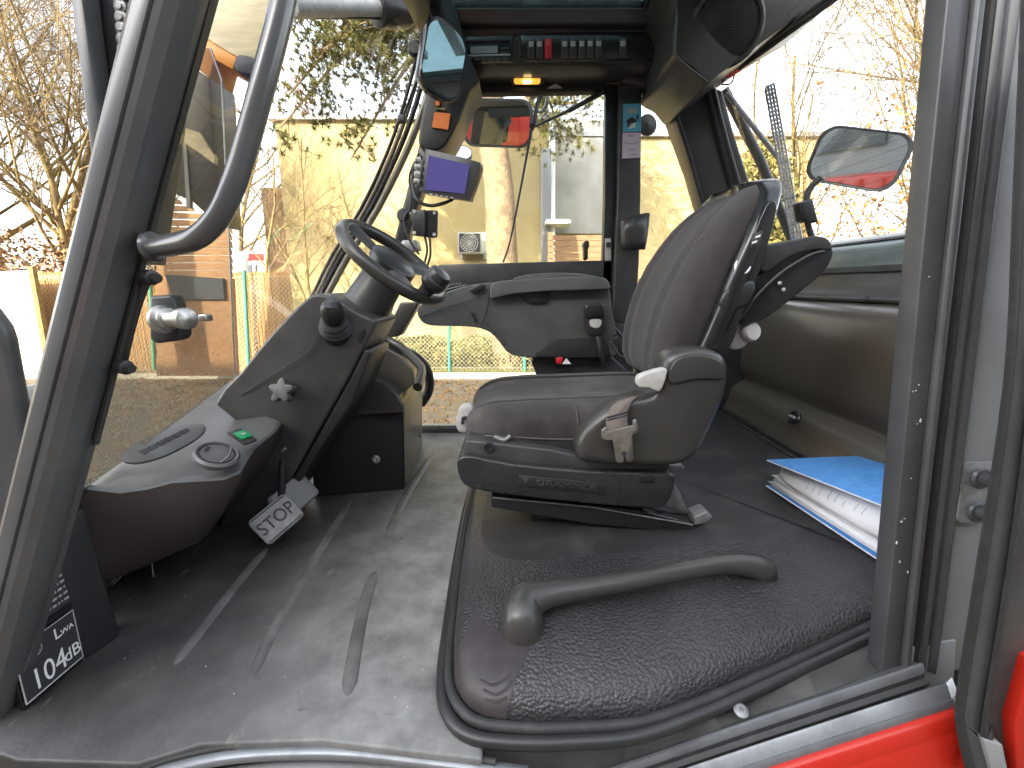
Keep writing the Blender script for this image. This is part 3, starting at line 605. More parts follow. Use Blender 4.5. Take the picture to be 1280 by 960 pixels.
# black shell behind with rib details
sh = MB().loft([seat_ring(z, xb-.045, xb+.035, w+.012, groove=0, lean=.12) for z, xf, xb, w in back[1:]]).build('backrest_shell', M['gloss_black'], st, smooth=60)
def shell_pt(px, py, off=0): return U(px, py, 1.0062-off)
pix('shell_edge', [(968, 250), (972, 262), (962, 300), (948, 345), (938, 370), (925, 402), (912, 436), (890, 436), (902, 405), (908, 378), (922, 350), (940, 300), (958, 256)], 1.0035, 1.044, M['gloss_black'], st, sm=2, bevel=.008, bseg=3)
pix('shell_joint', [(906, 364), (944, 350), (938, 380), (902, 388)], 0.9972, 1.017, M['plastic'], st, sm=2, bevel=.006)
pix('shell_label', [(942, 292), (954, 288), (950, 306), (938, 310)], 0.9999, 1.008, M['plastic_grey'], st, bevel=.001)
for (x, y) in ((948, 296), (944, 303)):
    pix('label_print', [(x-3, y-1), (x+3, y-3), (x+2, y), (x-4, y+2)], 0.9985, 1.0008, M['white'], st, smooth=0)
bdg = lathe('round_badge', [(.0165, 0), (.0165, .0015), (.0155, .002)], U(928, 333, 1.0026), (-.15, -1, .2), M['white'], st, 24)
lathe('badge_print', [(.0085, .002), (.0085, .0026)], U(928, 333, 1.0026), (-.15, -1, .2), M['teal'], bdg, 20)
# maker's looped mark stitched in pale thread on the backrest
mk = [(867, 308), (872, 303), (880, 296), (888, 286), (886, 283), (878, 290), (871, 300), (870, 306), (876, 304), (884, 299), (889, 293)]
def back_hit(px, py):
    # where the line of sight meets the backrest's front face
    best = None; r = ray(px, py)
    for i in range(600):
        t = .75 + i*.0012; p = V(0, 0, CAMZ) + r*t
        for (z0, f0, b0, w0), (z1, f1, b1, w1) in zip(back, back[1:]):
            if z0 <= p.z <= z1:
                q = (p.z-z0)/(z1-z0); xf = f0+(f1-f0)*q; xb = b0+(b1-b0)*q; w_ = w0+(w1-w0)*q
                u = abs(p.y-YC)/w_
                if u < 1:
                    cc = max(0, 1-min(1, u)**(2/.62))**.5
                    x = (xf+xb)/2 - (cc**.55)*(xb-xf)/2
                    x += .014*max(0, 1-(u/.52)**2)*(1 if u < .52 else 0) + .019*math.exp(-((u-.52)/.06)**2)
                    if p.x >= x: return p - r.normalized()*.002
    return U(px, py, 1.17)
tube('stitched_emblem', [back_hit(*p) for p in mk], .0016, M['piping'], st, sm=4, seg=5)
# cushion
def cushion_ring(x, zb, zt, w, n=56):
    pts = []
    for k in range(n):
        a = 2*math.pi*k/n; c, s_ = math.cos(a), math.sin(a)
        yy = math.copysign(abs(c)**.45, c)*w
        zz = math.copysign(abs(s_)**.55, s_)
        z = (zt+zb)/2 + zz*(zt-zb)/2; u = abs(yy)/w
        if s_ > 0:
            z += -.024*(1-(u/.62)**2 if u < .62 else 0) - .010*math.exp(-((u-.62)/.05)**2)
        pts.append(V(x, YC+yy, z))
    return pts
cus = []
for k in range(9):                                # quarter-round front roll, in plan and in profile
    q = math.pi/2*k/8; fr = 1-math.cos(q); hh = math.sin(q)
    cus.append((-.116 + .115*fr, .300 - .030*hh**.7 - .02*min(1, fr*2), .305 + .078*hh**.8, .105 + .12*hh**.75))
cus += [(.05, .2646, .387, .2268), (.12, .268, .389, .2259), (.20, .272, .392, .2246), (.27, .276, .395, .22), (.34, .281, .398, .212), (.39, .29, .396, .20), (.41, .31, .38, .18)]
MB().loft([cushion_ring(*c) for c in cus]).build('seat_cushion', M['fabric_worn'], st, smooth=80)
for sgn in (-1, 1):
    tube('cushion_piping', [V(x, YC+sgn*w*.62, zt-.006) for x, zb, zt, w in cus[3:-1]], .0028, M['piping'], st, sm=4, seg=6)
tube('cushion_seam', [U(592, 520, 1.08), U(605, 540, 1.035), U(640, 546, 1.0098), U(690, 549, 1.0053), U(735, 549, 1.0035)], .0022, M['piping'], st, seg=6)
tube('cushion_seam', [U(719, 505, 1.0215), U(722, 525, 1.0071), U(722, 545, 1.0044)], .002, M['piping'], st, seg=6)
# pan under the cushion, grey upper frame, black bellows tray with maker's name
pix('seat_pan', [(604, 543), (740, 552), (800, 556), (800, 585), (608, 566)], 1.008, 1.458, M['plastic'], st, bevel=.006)
pix('seat_frame', [(582, 550), (605, 552), (690, 562), (740, 574), (835, 580), (838, 596), (740, 594), (585, 574), (579, 566)], 0.981, 1.476, M['plastic_grey'], st, sm=0, bevel=.006, bseg=3)
lathe('frame_bolt', [(.012, 0), (.012, .004), (.008, .005), (.006, .001)], U(611, 559, 0.9792), (0, -1, 0), M['plastic'], st, 18)
tray = pix('suspension_tray', [(571, 580), (575, 572), (590, 570), (640, 580), (740, 589), (836, 592), (844, 600), (841, 618), (830, 634), (805, 636), (720, 629), (640, 620), (590, 612), (575, 600)], 0.963, 1.494, M['tray'], st, sm=2, bevel=.014, bseg=4)
pix('name_plate', [(648, 594), (757, 605), (757, 618), (648, 607)], 0.9607, 0.981, M['plastic'], st, bevel=.001)
n0, n1 = U(660, 602, 0.9594), U(752, 611.5, 0.9594)
upv = V(0, 0, 1); dirv = (n1-n0).normalized()
text('embossed_name', 'GRAMMER', (n0+n1)/2 + V(.003, 0, 0), (0, -1, 0), .0185, M['plastic_grey'], st, up=(-dirv.z, 0, dirv.x), ext=.0014, sx=1.58)
pix('embossed_mark', [(652, 597), (661, 599), (657, 604)], 0.9576, 0.9612, M['plastic_grey'], st, smooth=0)
pix('tray_notch', [(800, 594), (820, 596), (818, 604), (800, 604)], 0.9594, 0.99, M['gloss_black'], st, bevel=.002)
# slide rails
pix('slide_rail', [(614, 620), (800, 638), (868, 655), (868, 668), (740, 656), (614, 634)], 0.999, 1.035, M['gloss_black'], st, bevel=.003)
pix('slide_rail', [(664, 640), (872, 650), (872, 672), (800, 667), (664, 660)], 1.044, 1.08, M['gloss_black'], st, bevel=.003)
pix('slide_rail', [(660, 638), (860, 640), (860, 655), (660, 650)], 1.35, 1.386, M['gloss_black'], st, bevel=.003)
pix('rail_edge', [(664, 657), (800, 664), (800, 667), (664, 661)], 1.035, 1.044, M['steel_dull'], st)
tube('rail_edge', [U(616, 622, 0.9945), U(740, 634, 0.9945), U(866, 656, 0.9945)], .0016, M['steel_dull'], st, sm=0, seg=6)
lathe('green_dot', [(.006, 0), (.006, .001)], U(728, 655, 1.0422), (0, -1, .1), M['green_btn'], st, 14)
pix('rail_lever', [(868, 646), (884, 640), (891, 646), (884, 653), (868, 657)], 1.008, 1.053, M['steel_dull'], st, bevel=.002)
pix('rail_lever', [(836, 582), (852, 581), (857, 585), (852, 589), (836, 590)], 1.08, 1.125, M['steel_dull'], st, bevel=.002)
pix('rail_bracket', [(842, 606), (848, 612), (860, 640), (850, 642), (830, 634)], 1.044, 1.08, M['steel_dull'], st, bevel=.002)
# hinge cover beside the cushion
pix('hinge_cover', [(721, 568), (723, 552), (734, 534), (756, 515), (785, 500), (815, 494), (826, 476), (832, 452), (845, 440), (868, 436), (892, 438), (908, 448), (913, 466), (908, 498), (893, 532), (878, 562), (866, 576), (845, 584), (790, 586), (745, 582), (728, 578)], 0.9405, 1.0215, M['trim'], st, sm=3, bevel=.022, bseg=5)
pix('hinge_cap', [(838, 462), (848, 448), (872, 444), (898, 450), (906, 464), (902, 474), (870, 474), (845, 480), (836, 476)], 0.9342, 0.954, M['trim'], st, sm=3, bevel=.010, bseg=4)
pix('recline_lever', [(798, 474), (806, 468), (832, 461), (834, 466), (830, 480), (824, 490), (812, 485), (799, 484)], 0.927, 0.954, M['white_plastic'], st, sm=2, bevel=.005, bseg=3)
pix('backrest_rod', [(790, 432), (798, 436), (806, 470), (799, 474)], 1.422, 1.44, M['plastic'], st)
# lumbar knob and folded armrest behind the shell
kb = lathe('lumbar_knob', [(.020, 0), (.022, .003), (.022, .016), (.018, .022)], U(934, 415, 1.071), (.25, -1, .12), M['white_plastic'], st, 22)
pix('lumbar_knob_skirt', [(915, 394), (940, 396), (938, 424), (928, 436), (911, 434)], 1.0665, 1.098, M['white_plastic'], st, sm=2, bevel=.006)
ar = pix('folded_armrest', [(921, 404), (930, 372), (948, 345), (972, 322), (1000, 304), (1024, 297), (1038, 303), (1042, 318), (1032, 338), (1012, 356), (985, 378), (960, 396), (940, 404)], 1.044, 1.17, M['gloss_black'], st, sm=3, bevel=.016, bseg=4)
pix('armrest_pad', [(944, 326), (962, 308), (990, 301), (1020, 295), (1036, 299), (1040, 312), (1018, 312), (985, 322), (958, 340)], 1.0305, 1.161, M['rubber'], st, sm=3, bevel=.010, bseg=3)
tube('armrest_rib', [U(926, 398, 1.035), U(944, 372, 1.035), U(975, 342, 1.035), U(1010, 320, 1.035), U(1030, 314, 1.035)], .004, M['trim'], st)
for (x, y) in ((974, 354), (979, 362), (950, 328)):
    lathe('armrest_screw', [(.004, 0), (.004, .003), (.002, .004)], U(x, y, 1.0368), (0, -1, .2), M['white_plastic'], st, 10)
# far armrest / lever of the seat in front of the cushion
pix('adjuster_grip', [(573, 512), (584, 507), (592, 512), (591, 532), (584, 541), (573, 540), (570, 528)], 1.17, 1.206, M['white_plastic'], st, sm=2, bevel=.004)
pix('grip_slot', [(577, 522), (583, 520), (584, 524), (580, 526), (580, 530), (576, 530)], 1.1664, 1.1718, M['ink'], st)
tube('cushion_latch', [U(618, 546, 0.999), U(630, 550, 0.9945), U(638, 545, 0.999)], .005, M['steel_dull'], st)
# belt : webbing loop and steel tongue hanging over the hinge cover
sb = thing('seat_belt', 'brown grey lap belt end with steel tongue hanging over the hinge cover', 'seat belt', U(772, 540, 0.927))
w_ = [U(786, 498, 0.945), U(777, 506, 0.9342), U(771, 520, 0.9234), U(772, 536, 0.9162), U(778, 545, 0.918), U(776, 535, 0.9252)]
mb = MB(); half = V(.0215, 0, .006)
Q = cr(w_, 5)
mb.loft([[p-half, p+half] for p in Q], cap=False, closed=False)
wo = mb.build('belt_webbing', M['webbing'], sb, smooth=60); so = wo.modifiers.new('solid', 'SOLIDIFY'); so.thickness = .002
for dy in (0, 4):
    pix('belt_print', [(759, 521+dy), (785, 514+dy), (785, 516+dy), (759, 523+dy)], 0.9194, 0.92, M['ink'], sb, smooth=0)
tg = pix('belt_tongue', [(752, 538), (757, 534), (759, 540), (791, 532), (791, 526), (795, 524), (798, 536), (796, 541), (790, 544), (792, 574), (789, 577), (784, 577), (782, 571), (782, 567), (779, 567), (780, 577), (775, 579), (771, 578), (770, 574), (766, 550), (757, 550), (752, 547)], 0.9108, 0.9144, M['steel'], sb, bevel=.0006)
lathe('tongue_hole', [(.0050, 0), (.0050, .001)], U(780, 567, 0.9106), (0, -1, 0), M['ink'], tg, 14)

# ================================================================== STEERING COLUMN
scn = thing('steering_column', 'inclined dark steering column with its wheel, stalk knob and star knob', 'steering column', (-.4, 1.3, 0))
COLP = [(268, 506), (300, 466), (330, 428), (360, 395), (384, 372), (398, 367), (424, 375), (446, 390), (467, 399), (470, 406), (456, 432), (440, 464), (420, 500), (398, 538), (372, 584), (338, 640), (306, 690), (276, 704), (276, 650), (300, 590), (312, 540)]
pix('column_cover', COLP, 1.17, 1.38, M['plastic_grey'], scn, sm=2, bevel=.026, bseg=5)
pix('column_strip', [(456, 436), (464, 440), (442, 500), (404, 556), (374, 604), (334, 662), (330, 650), (372, 588), (400, 540), (440, 468)], 1.175, 1.36, M['plastic'], scn, bevel=.005)
tube('column_seam', [U(300, 494, 1.167), U(345, 466, 1.163), U(385, 440, 1.163), U(396, 420, 1.163)], .0016, M['rubber'], scn, seg=6)
pix('column_slot', [(448, 420), (453, 412), (456, 412), (456, 418), (451, 428), (448, 428)], 1.166, 1.172, M['matte_black'], scn)
# stem, axis towards the wheel centre
wc_ = U(492, 328, 1.30); nrm = V(.63, -.175, .76).normalized()
stem0 = U(440, 412, 1.29)
tube('column_stem', [stem0, stem0.lerp(wc_, .36)], [.066, .061], M['plastic_grey'], scn, sm=0, seg=24, smooth=60)
ax_ = (wc_ - stem0).normalized()
tube('column_collar', [stem0.lerp(wc_, .34), stem0.lerp(wc_, .72), stem0.lerp(wc_, .86)], [.064, .058, .045], M['plastic_grey'], scn, sm=0, seg=24, smooth=60)
# wheel
wr = .150
A = V(0, 1, 0); A = (A - nrm*A.dot(nrm)).normalized(); Bv = nrm.cross(A)
def wp(a, r=wr, h=0): return wc_ + A*(r*math.cos(a)) + Bv*(r*math.sin(a)) + nrm*h
wheel = MB().loft([[wp(a)+ (wp(a)-wc_).normalized()*(.0165*math.cos(q)) + nrm*(.0175*math.sin(q)) for q in [2*math.pi*k/14 for k in range(14)]] for a in [2*math.pi*k/72 for k in range(73)]], cap=False)
wheel.build('steering_wheel', M['trim'], scn, smooth=80)
hub = MB()
for a in (R(95), R(215), R(335)):
    hub.loft([[wp(a-.42*(1-t*.45), r, hh) for hh in (-.006+.012*t,)] + [wp(a-.2, r, .012+.01*t-.008), wp(a+.2, r, .012+.01*t-.008), wp(a+.42*(1-t*.45), r, -.006+.012*t), wp(a, r, -.016+.012*t)] for r, t in ((.040, 0), (.08, .3), (.12, .7), (.149, 1))])
hub.build('wheel_spokes', M['plastic_grey'], scn, smooth=50)
lathe('wheel_hub', [(.055, -.03), (.066, -.012), (.066, .006), (.056, .014), (.0, .018)], wc_ - nrm*.002, nrm, M['plastic'], scn, 30, smooth=50)
# spinner knob on the rim
ka = math.atan2((U(538, 362, 1.22)-wc_).dot(Bv), (U(538, 362, 1.22)-wc_).dot(A))
kp = wp(ka, wr-.008)
kn = lathe('spinner_knob', [(.016, -.01), (.018, .010), (.020, .028), (.031, .040), (.034, .048), (.034, .060), (.031, .064), (.030, .078), (.027, .084), (.0, .088)], kp, (nrm + V(.1, -.1, 0)).normalized(), M['plastic'], scn, 28, smooth=30)
# stalk knob (rounded cap on ringed boot)
so_ = U(414, 402, 1.14)
lathe('stalk_boot', [(.044, -.05), (.044, -.006), (.038, 0), (.040, .006), (.034, .012), (.035, .018), (.028, .024)], so_ + V(0, .03, -.01), (.10, -.75, .55), M['rubber'], scn, 28, smooth=40)
lathe('stalk_knob', [(.023, .0), (.026, .012), (.027, .03), (.024, .045), (.016, .055), (0, .058)], so_ + V(.002, .012, .004), (.16, -.65, .75), M['plastic'], scn, 24, smooth=40)
# star knob
sk_ = U(350, 488, 1.13); r_, u_, n_ = frame((-.1, -1, .35))
pts = []
for k in range(60):
    a = 2*math.pi*k/60; rr = .026 + .0065*math.cos(5*a); pts.append((rr*math.cos(a+.3), rr*math.sin(a+.3)))
plate('star_knob', sk_, (-.1, -1, .35), pts, .022, M['console'], scn, bevel=.004, bseg=3, smooth=60)
lathe('knob_stem', [(.012, 0), (.012, .05)], sk_ + n_*-.06, n_, M['plastic'], scn, 14)
box('column_clip', U(355, 562, 1.17), (.016, .012, .008), M['steel_dull'], scn, rot=Quaternion((0, 1, 0), -.7).to_matrix(), bevel=.002)

# ================================================================== DASHBOARD POD on the left
dp = thing('dashboard_pod', 'grey topped dashboard pod with round air vent and green button beside front pillar', 'dashboard', (-.65, .95, 0))
tp = [U(68, 628, .70), U(108, 612, .80), U(150, 617, .83), U(185, 612, .855), U(215, 604, .875), U(250, 602, .90), U(280, 600, .925), U(300, 592, .95), U(308, 578, .98), U(318, 562, 1.03), U(345, 540, 1.10), U(352, 530, 1.16), U(330, 500, 1.28), U(286, 478, 1.36), U(250, 503, 1.30), U(200, 540, 1.18), U(150, 578, 1.06), U(106, 606, .98), U(60, 640, .9)]
ct = sum(tp, V(0, 0, 0))/len(tp)
low = [U(40, 760, .70), U(78, 744, .80), U(118, 734, .83), U(155, 722, .86), U(190, 708, .88), U(222, 694, .905), U(245, 684, .93), U(260, 670, .96), U(275, 650, 1.0), U(290, 630, 1.05), U(318, 600, 1.12), U(328, 590, 1.18), U(320, 600, 1.28), U(280, 640, 1.36), U(240, 660, 1.30), U(200, 690, 1.18), U(150, 720, 1.06), U(100, 740, .98), U(40, 770, .9)]
rr_ = []
mids = [(0, 0), (.015, .0), (.06, -.004), (.5, -.004), (.94, 0), (1, .012)]
for t, s in mids:
    rr_.append([p.lerp(q, t) + (ct-p).normalized()*(s if t > .5 else s) for p, q in zip(tp, low)])
MB().loft(rr_, cap=False).build('pod_body', M['plastic_brown'], dp, smooth=50)
cap = [p + (ct-p).normalized()*.000 for p in tp]
mesh_obj('pod_bottom', rr_[-1], [tuple(range(len(tp)))], M['plastic_brown'], dp, smooth=0)
c1 = [p + (ct-p).normalized()*.010 + V(0, 0, .006) for p in tp]
mb = MB().loft([tp, [p + (ct-p).normalized()*.003 + V(0, 0, .004) for p in tp], c1], cap=False)
k0 = len(mb.v)-len(tp)
mb.f.append(tuple(range(k0, len(mb.v))))
mb.build('pod_top', M['plastic_dash'], dp, smooth=60)
def on_top(px, py, lift=.0):                      # point of the pod's top sheet under a line of sight
    from mathutils.geometry import intersect_ray_tri
    o = V(0, 0, CAMZ); d = ray(px, py); best = None
    for i in range(1, len(c1)-1):
        h = intersect_ray_tri(c1[0], c1[i], c1[i+1], d, o, True)
        if h is not None and (best is None or (h-o).length < (best-o).length): best = h
    if best is None: best = U(px, py, 1.05)
    return best + V(0, 0, lift)
pn = (on_top(240, 590)-on_top(200, 560)).cross(on_top(300, 560)-on_top(200, 560)).normalized()
if pn.z < 0: pn = -pn
vc = on_top(271, 573, .004)
vt = lathe('air_vent', [(.044, -.004), (.045, .006), (.040, .011), (.036, .009), (.035, .004), (0, .004)], vc, pn, M['plastic_dash'], dp, 36, smooth=40)
lathe('vent_flap', [(.033, .004), (.032, .009), (0, .0105)], vc, pn, M['plastic_grey'], vt, 32, smooth=30)
fr_, fu_, fn_ = frame(pn, (1, .2, 0))
tube('vent_slot', [vc + pn*.0112 + fr_*(.031*math.cos(a)) + fu_*(.012+.010*math.sin(a)) for a in [R(q) for q in range(20, 161, 20)]], .0012, M['frame_light'], vt, sm=2, seg=6)
for k in range(3):
    tube('vent_grip', [vc + pn*.0108 + fr_*(-.012+.006*k) + fu_*(-.018), vc + pn*.0108 + fr_*(-.012+.006*k) + fu_*(-.026)], .0012, M['ink'], vt, sm=0, seg=6)
# elongated slot plate
e0, e1 = on_top(158, 580, .003), on_top(252, 532, .003); ed = (e1-e0); el = ed.length; ed.normalize(); ew = pn.cross(ed)
outl = []
for k in range(40):
    a = 2*math.pi*k/40; c, s_ = math.cos(a), math.sin(a)
    outl.append(e0.lerp(e1, .5) + ed*(math.copysign(abs(c)**.8, c)*el/2) + ew*(s_*.034))
sp_ = MB().prism(outl, pn*.003).build('defrost_plate', M['plastic_dash'], dp, bevel=.001)
tube('plate_rim', outl + [outl[0]], .0017, M['rubber'], sp_, sm=0, seg=6)
for k in range(6):
    q = e0.lerp(e1, .22 + .105*k) + pn*.0032
    MB().prism([q - ed*.011 - ew*.006, q + ed*.010 - ew*.003, q + ed*.013 + ew*.006, q - ed*.008 + ew*.008], pn*.001).build('defrost_slot', M['ink'], sp_, smooth=0)
# green push button in a black frame
gb = on_top(303, 549, .004)
gx, gy, gn = frame(pn, (.35, 1, 0))
def quad(c, w, h): return [c + gx*x + gy*y for x, y in ((-w, -h), (w, -h), (w, h), (-w, h))]
bf = MB().prism(quad(gb, .027, .017), pn*.005).build('button_frame', M['plastic_brown'], dp, bevel=.001)
MB().prism(quad(gb + pn*.005, .0135, .0145), pn*.005).build('green_button', M['green_btn'], bf, bevel=.001)
tube('button_symbol', [gb + pn*.0106 + gx*x + gy*y for x, y in ((-.005, -.005), (0, .0), (.004, .004), (0, .006), (-.003, .003), (.004, -.004))], .0008, M['white'], bf, sm=0, seg=5)

# ================================================================== FLOOR CONSOLE BOX under the wheel
bx = thing('floor_box', 'black box with moulded lid and single bolt on the floor under the steering wheel', 'box', (-.45, 1.6, 0))
f0, f1 = UZ(392, 621, 0), UZ(505, 612, 0); f1b = UZ(526, 560, 0)
zt_ = .285
fa, fb = U(390, 520, f0.y+.02), U(502, 515, f1.y)
fc = U(526, 470, f1b.y)
mb = MB()
mb.loft([[f0, f1, f1b, V(f0.x, f1b.y, 0)], [V(fa.x, f0.y, zt_), V(fb.x, f1.y+.01, zt_), V(fc.x, f1b.y, zt_+.02), V(fa.x, f1b.y, zt_+.02)]])
mb.build('box_body', M['matte_black'], bx, bevel=.004)
sidep = [f1 + V(.002, .004, .005), f1b + V(.002, 0, .005), V(fc.x+.002, f1b.y, zt_+.02), V(fb.x+.002, f1.y+.014, zt_)]
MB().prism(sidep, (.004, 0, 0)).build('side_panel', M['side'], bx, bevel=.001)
for (x, y) in ((515, 508), (503, 545), (524, 545), (504, 598), (513, 580)):
    lathe('panel_screw', [(.005, 0), (.005, .003)], UX(x, y, (f1.x+f1b.x)/2+.008), (1, -.1, 0), M['ink'], bx, 10)
lathe('box_bolt', [(.013, 0), (.013, .003), (.009, .004), (.008, .006), (.004, .006), (.004, .002)], U(470, 574, f0.y-.002), (0, -1, .1), M['steel'], bx, 20)
lid_o = [(392, 520), (410, 470), (452, 432), (472, 421), (490, 426), (512, 440), (526, 452), (527, 470), (516, 500), (505, 517)]
lid = [U(392, 522, 1.37), U(415, 470, 1.40), U(452, 452, 1.42), U(500, 500, 1.38), U(506, 516, 1.36)]
# moulded lid : front lip, raised tray rim running to the back
lf = [U(380, 524, 1.375), U(505, 517, 1.37), U(504, 508, 1.37), U(497, 492, 1.385), U(480, 478, 1.40), U(452, 468, 1.41), U(400, 474, 1.40), U(380, 490, 1.39)]
lb_ = [U(452, 470, 1.9), U(526, 470, 1.9), U(529, 460, 1.9), U(522, 446, 1.9), U(505, 436, 1.9), U(480, 425, 1.9), U(462, 424, 1.9), U(450, 440, 1.9)]
MB().loft([lf, [p.lerp(q, .5) for p, q in zip(lf, lb_)], lb_]).build('box_lid', M['trim'], bx, bevel=.008, bseg=3)
tube('lid_rim', [U(446, 448, 1.55), U(453, 432, 1.7), U(472, 422, 1.85), U(498, 432, 1.85), U(516, 448, 1.75), U(527, 462, 1.65), U(522, 484, 1.52)], .016, M['trim'], bx, sm=5, seg=10)
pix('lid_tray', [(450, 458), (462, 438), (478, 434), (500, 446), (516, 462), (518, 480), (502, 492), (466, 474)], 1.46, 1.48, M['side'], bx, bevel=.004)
tube('rear_hose', [U(500, 436, 1.95), U(522, 448, 1.95), U(535, 466, 1.95), U(536, 488, 1.95), U(526, 505, 1.95)], .020, M['rubber'], bx, seg=12)
# pedals
def pad(name, label, px, n, up, w, h, m, word=None):
    t = thing(name, label, 'pedal', (px.x, px.y, 0))
    r, u, nn = frame(n, up)
    b = plate('pad', px, n, rrect(w, h, .012), .014, m, t, up=up, bevel=.003)
    tube('pedal_arm', [px - nn*.012, px - nn*.06 + V(-.01, .03, -.01), V(px.x-.03, px.y+.10, px.z+.05), V(px.x-.05, px.y+.18, px.z+.2)], .009, M['matte_black'], t, sm=3)
    plate('pad_rim', px + nn*.0005, n, rrect(w*.88, h*.80, .008), .003, m, t, up=up)
    return t, r, u, nn
bp = U(346, 648, 1.05)
nb = Vector((.42, -.72, .56)).normalized(); ub = Vector((.60, .2, .55))
t, r, u, nn = pad('brake_pedal', 'worn grey brake pedal marked STOP beside the steering column foot', bp, nb, ub, .078, .105, M['pedal'])
text('pedal_word', 'STOP', bp + nn*.0012, nn, .046, M['ink'], t, up=-r + u*.0, ext=.0015, sx=.85)
for s_ in (-1, 1):
    tube('pedal_line', [bp + nn*.001 + r*(.033*s_) + u*.046, bp + nn*.001 + r*(.033*s_) - u*.046], .0014, M['ink'], t, sm=0, seg=5)
ap = U(367, 620, 1.15)
t, r, u, nn = pad('accelerator_pedal', 'smooth dark rubber pedal pad behind the one marked STOP', ap, nb, ub, .080, .11, M['plastic_dash'])
# dark panel with noise level sticker below the pod, at the lower left
lp_ = thing('sticker_panel', 'black front panel with warning stickers low beside the front pillar', 'panel', (-.8, .75, 0))
pa, pb2, pc, pd2 = UZ(30, 888, 0), UZ(104, 826, 0), U(132, 700, .82), U(50, 720, .68)
pa = UZ(30, 890, 0); pc = V(pb2.x, pb2.y, .24); pd2 = V(pa.x, pa.y, .24)
MB().prism([pa, pb2, pc, pd2], (-.03, .01, 0)).build('panel_board', M['gloss_black'], lp_, bevel=.002)
pe = UZ(150, 795, 0)
MB().prism([pb2, pe, V(pe.x-.02, pe.y, .26), V(pb2.x, pb2.y, .25)], (-.03, .03, 0)).build('panel_board', M['plastic'], lp_, bevel=.004)
pnx = (pb2-pa).normalized(); pn_ = pnx.cross(V(0, 0, 1)).normalized()
if pn_.dot(V(0, 0, CAMZ)-pa) < 0: pn_ = -pn_
def onp(s, z, o=.003): return pa.lerp(pb2, s) + V(0, 0, z) + pn_*o
Lp = (pb2-pa).length
stk = MB().prism([onp(.02, .012), onp(.97, .012), onp(.97, .105), onp(.02, .105)], pn_*.0012).build('noise_sticker', M['ink'], lp_, smooth=0)
tube('sticker_border', [onp(.02, .012, .0048), onp(.97, .012, .0048), onp(.97, .105, .0048), onp(.02, .105, .0048), onp(.02, .012, .0048)], .0012, M['white_plastic'], lp_, sm=0, seg=5)
text('noise_value', '104', onp(.43, .036, .0052), pn_, .052, M['white'], lp_, ext=.0002, sx=.75)
text('noise_unit', 'dB', onp(.82, .035, .0052), pn_, .032, M['white'], lp_, ext=.0002, sx=.85)
text('noise_letter', 'L', onp(.66, .085, .0052), pn_, .028, M['white'], lp_, ext=.0002)
text('noise_letter', 'WA', onp(.82, .081, .0052), pn_, .013, M['white'], lp_, ext=.0002)
for rr0 in (.010, .006, .003):
    tube('loudspeaker_mark', [onp(.30, .085, .0052) + pnx*(rr0*math.cos(a)) + V(0, 0, rr0*math.sin(a)) for a in [R(20*k) for k in range(19)]], .0009, M['ink_grey'], lp_, sm=0, seg=4)
random.seed(3)
fs_ = MB().prism([onp(.30, .122), onp(.97, .122), onp(.97, .19), onp(.30, .19)], pn_*.0012).build('spec_sticker', M['ink'], lp_, smooth=0)
mb = MB()
for rw in range(5):
    z = .130 + rw*.011; s = .36
    while s < .92:
        l = random.uniform(.02, .09)
        mb.prism([onp(s, z, .0046), onp(s+l, z, .0046), onp(s+l, z+.004, .0046), onp(s, z+.004, .0046)], pn_*.0003); s += l+.03
mb.build('sticker_print', M['white_plastic'], fs_, smooth=0)
q0, q1 = U(134, 742, .90), U(160, 716, .96)
sl = MB().prism([q0, q1, q1+V(0, 0, .035), q0+V(0, 0, .035)], (.001, -.001, 0)).build('small_sticker', M['ink'], lp_, smooth=0)
for k in range(3):
    a_, b_ = q0.lerp(q1, .25)+V(.002, -.002, .008+.008*k), q0.lerp(q1, .9)+V(.002, -.002, .008+.008*k)
    tube('sticker_line', [a_, b_], .0010, M['white_plastic'], sl, sm=0, seg=4)
tube('loose_wire', [U(190, 702, .93), U(191, 715, .94), U(194, 728, .95), U(199, 735, .97)], .0012, M['white_plastic'], lp_, seg=5)

# ================================================================== ARMREST CONSOLE on the far side
ac = thing('armrest_console', 'dark grey side console with padded armrest lid and control levers by the far door', 'armrest console', (.05, 1.75, .4))
pix('console_body', [(521, 388), (527, 380), (556, 366), (590, 356), (640, 352), (752, 352), (761, 360), (766, 392), (772, 428), (765, 446), (700, 448), (652, 446), (634, 440), (618, 420), (602, 411), (580, 408), (540, 407), (526, 401)], 1.62, 1.88, M['console'], ac, sm=3, bevel=.016, bseg=4)
pix('armrest_lid', [(613, 366), (616, 354), (640, 350), (700, 347), (748, 346), (759, 350), (762, 357), (758, 362), (690, 364), (640, 368), (614, 374)], 1.58, 1.90, M['console'], ac, sm=2, bevel=.012, bseg=4)
pix('lid_bulge', [(640, 350), (660, 343), (690, 341), (725, 342), (748, 347), (700, 350)], 1.66, 1.86, M['console'], ac, sm=2, bevel=.006)
pix('lid_latch', [(650, 365), (686, 364), (685, 376), (680, 379), (662, 379), (655, 374)], 1.607, 1.63, M['plastic'], ac, sm=2, bevel=.003)
pix('console_recess', [(672, 447), (678, 436), (690, 427), (705, 424), (745, 423), (758, 428), (762, 440), (756, 447)], 1.612, 1.64, M['matte_black'], ac, sm=2, bevel=.003)
tube('console_joint', [U(612, 366, 1.614), U(609, 385, 1.614), U(602, 408, 1.614)], .0016, M['matte_black'], ac, seg=5)
tube('console_joint', [U(527, 396, 1.616), U(560, 384, 1.612), U(600, 372, 1.612)], .0016, M['matte_black'], ac, seg=5)
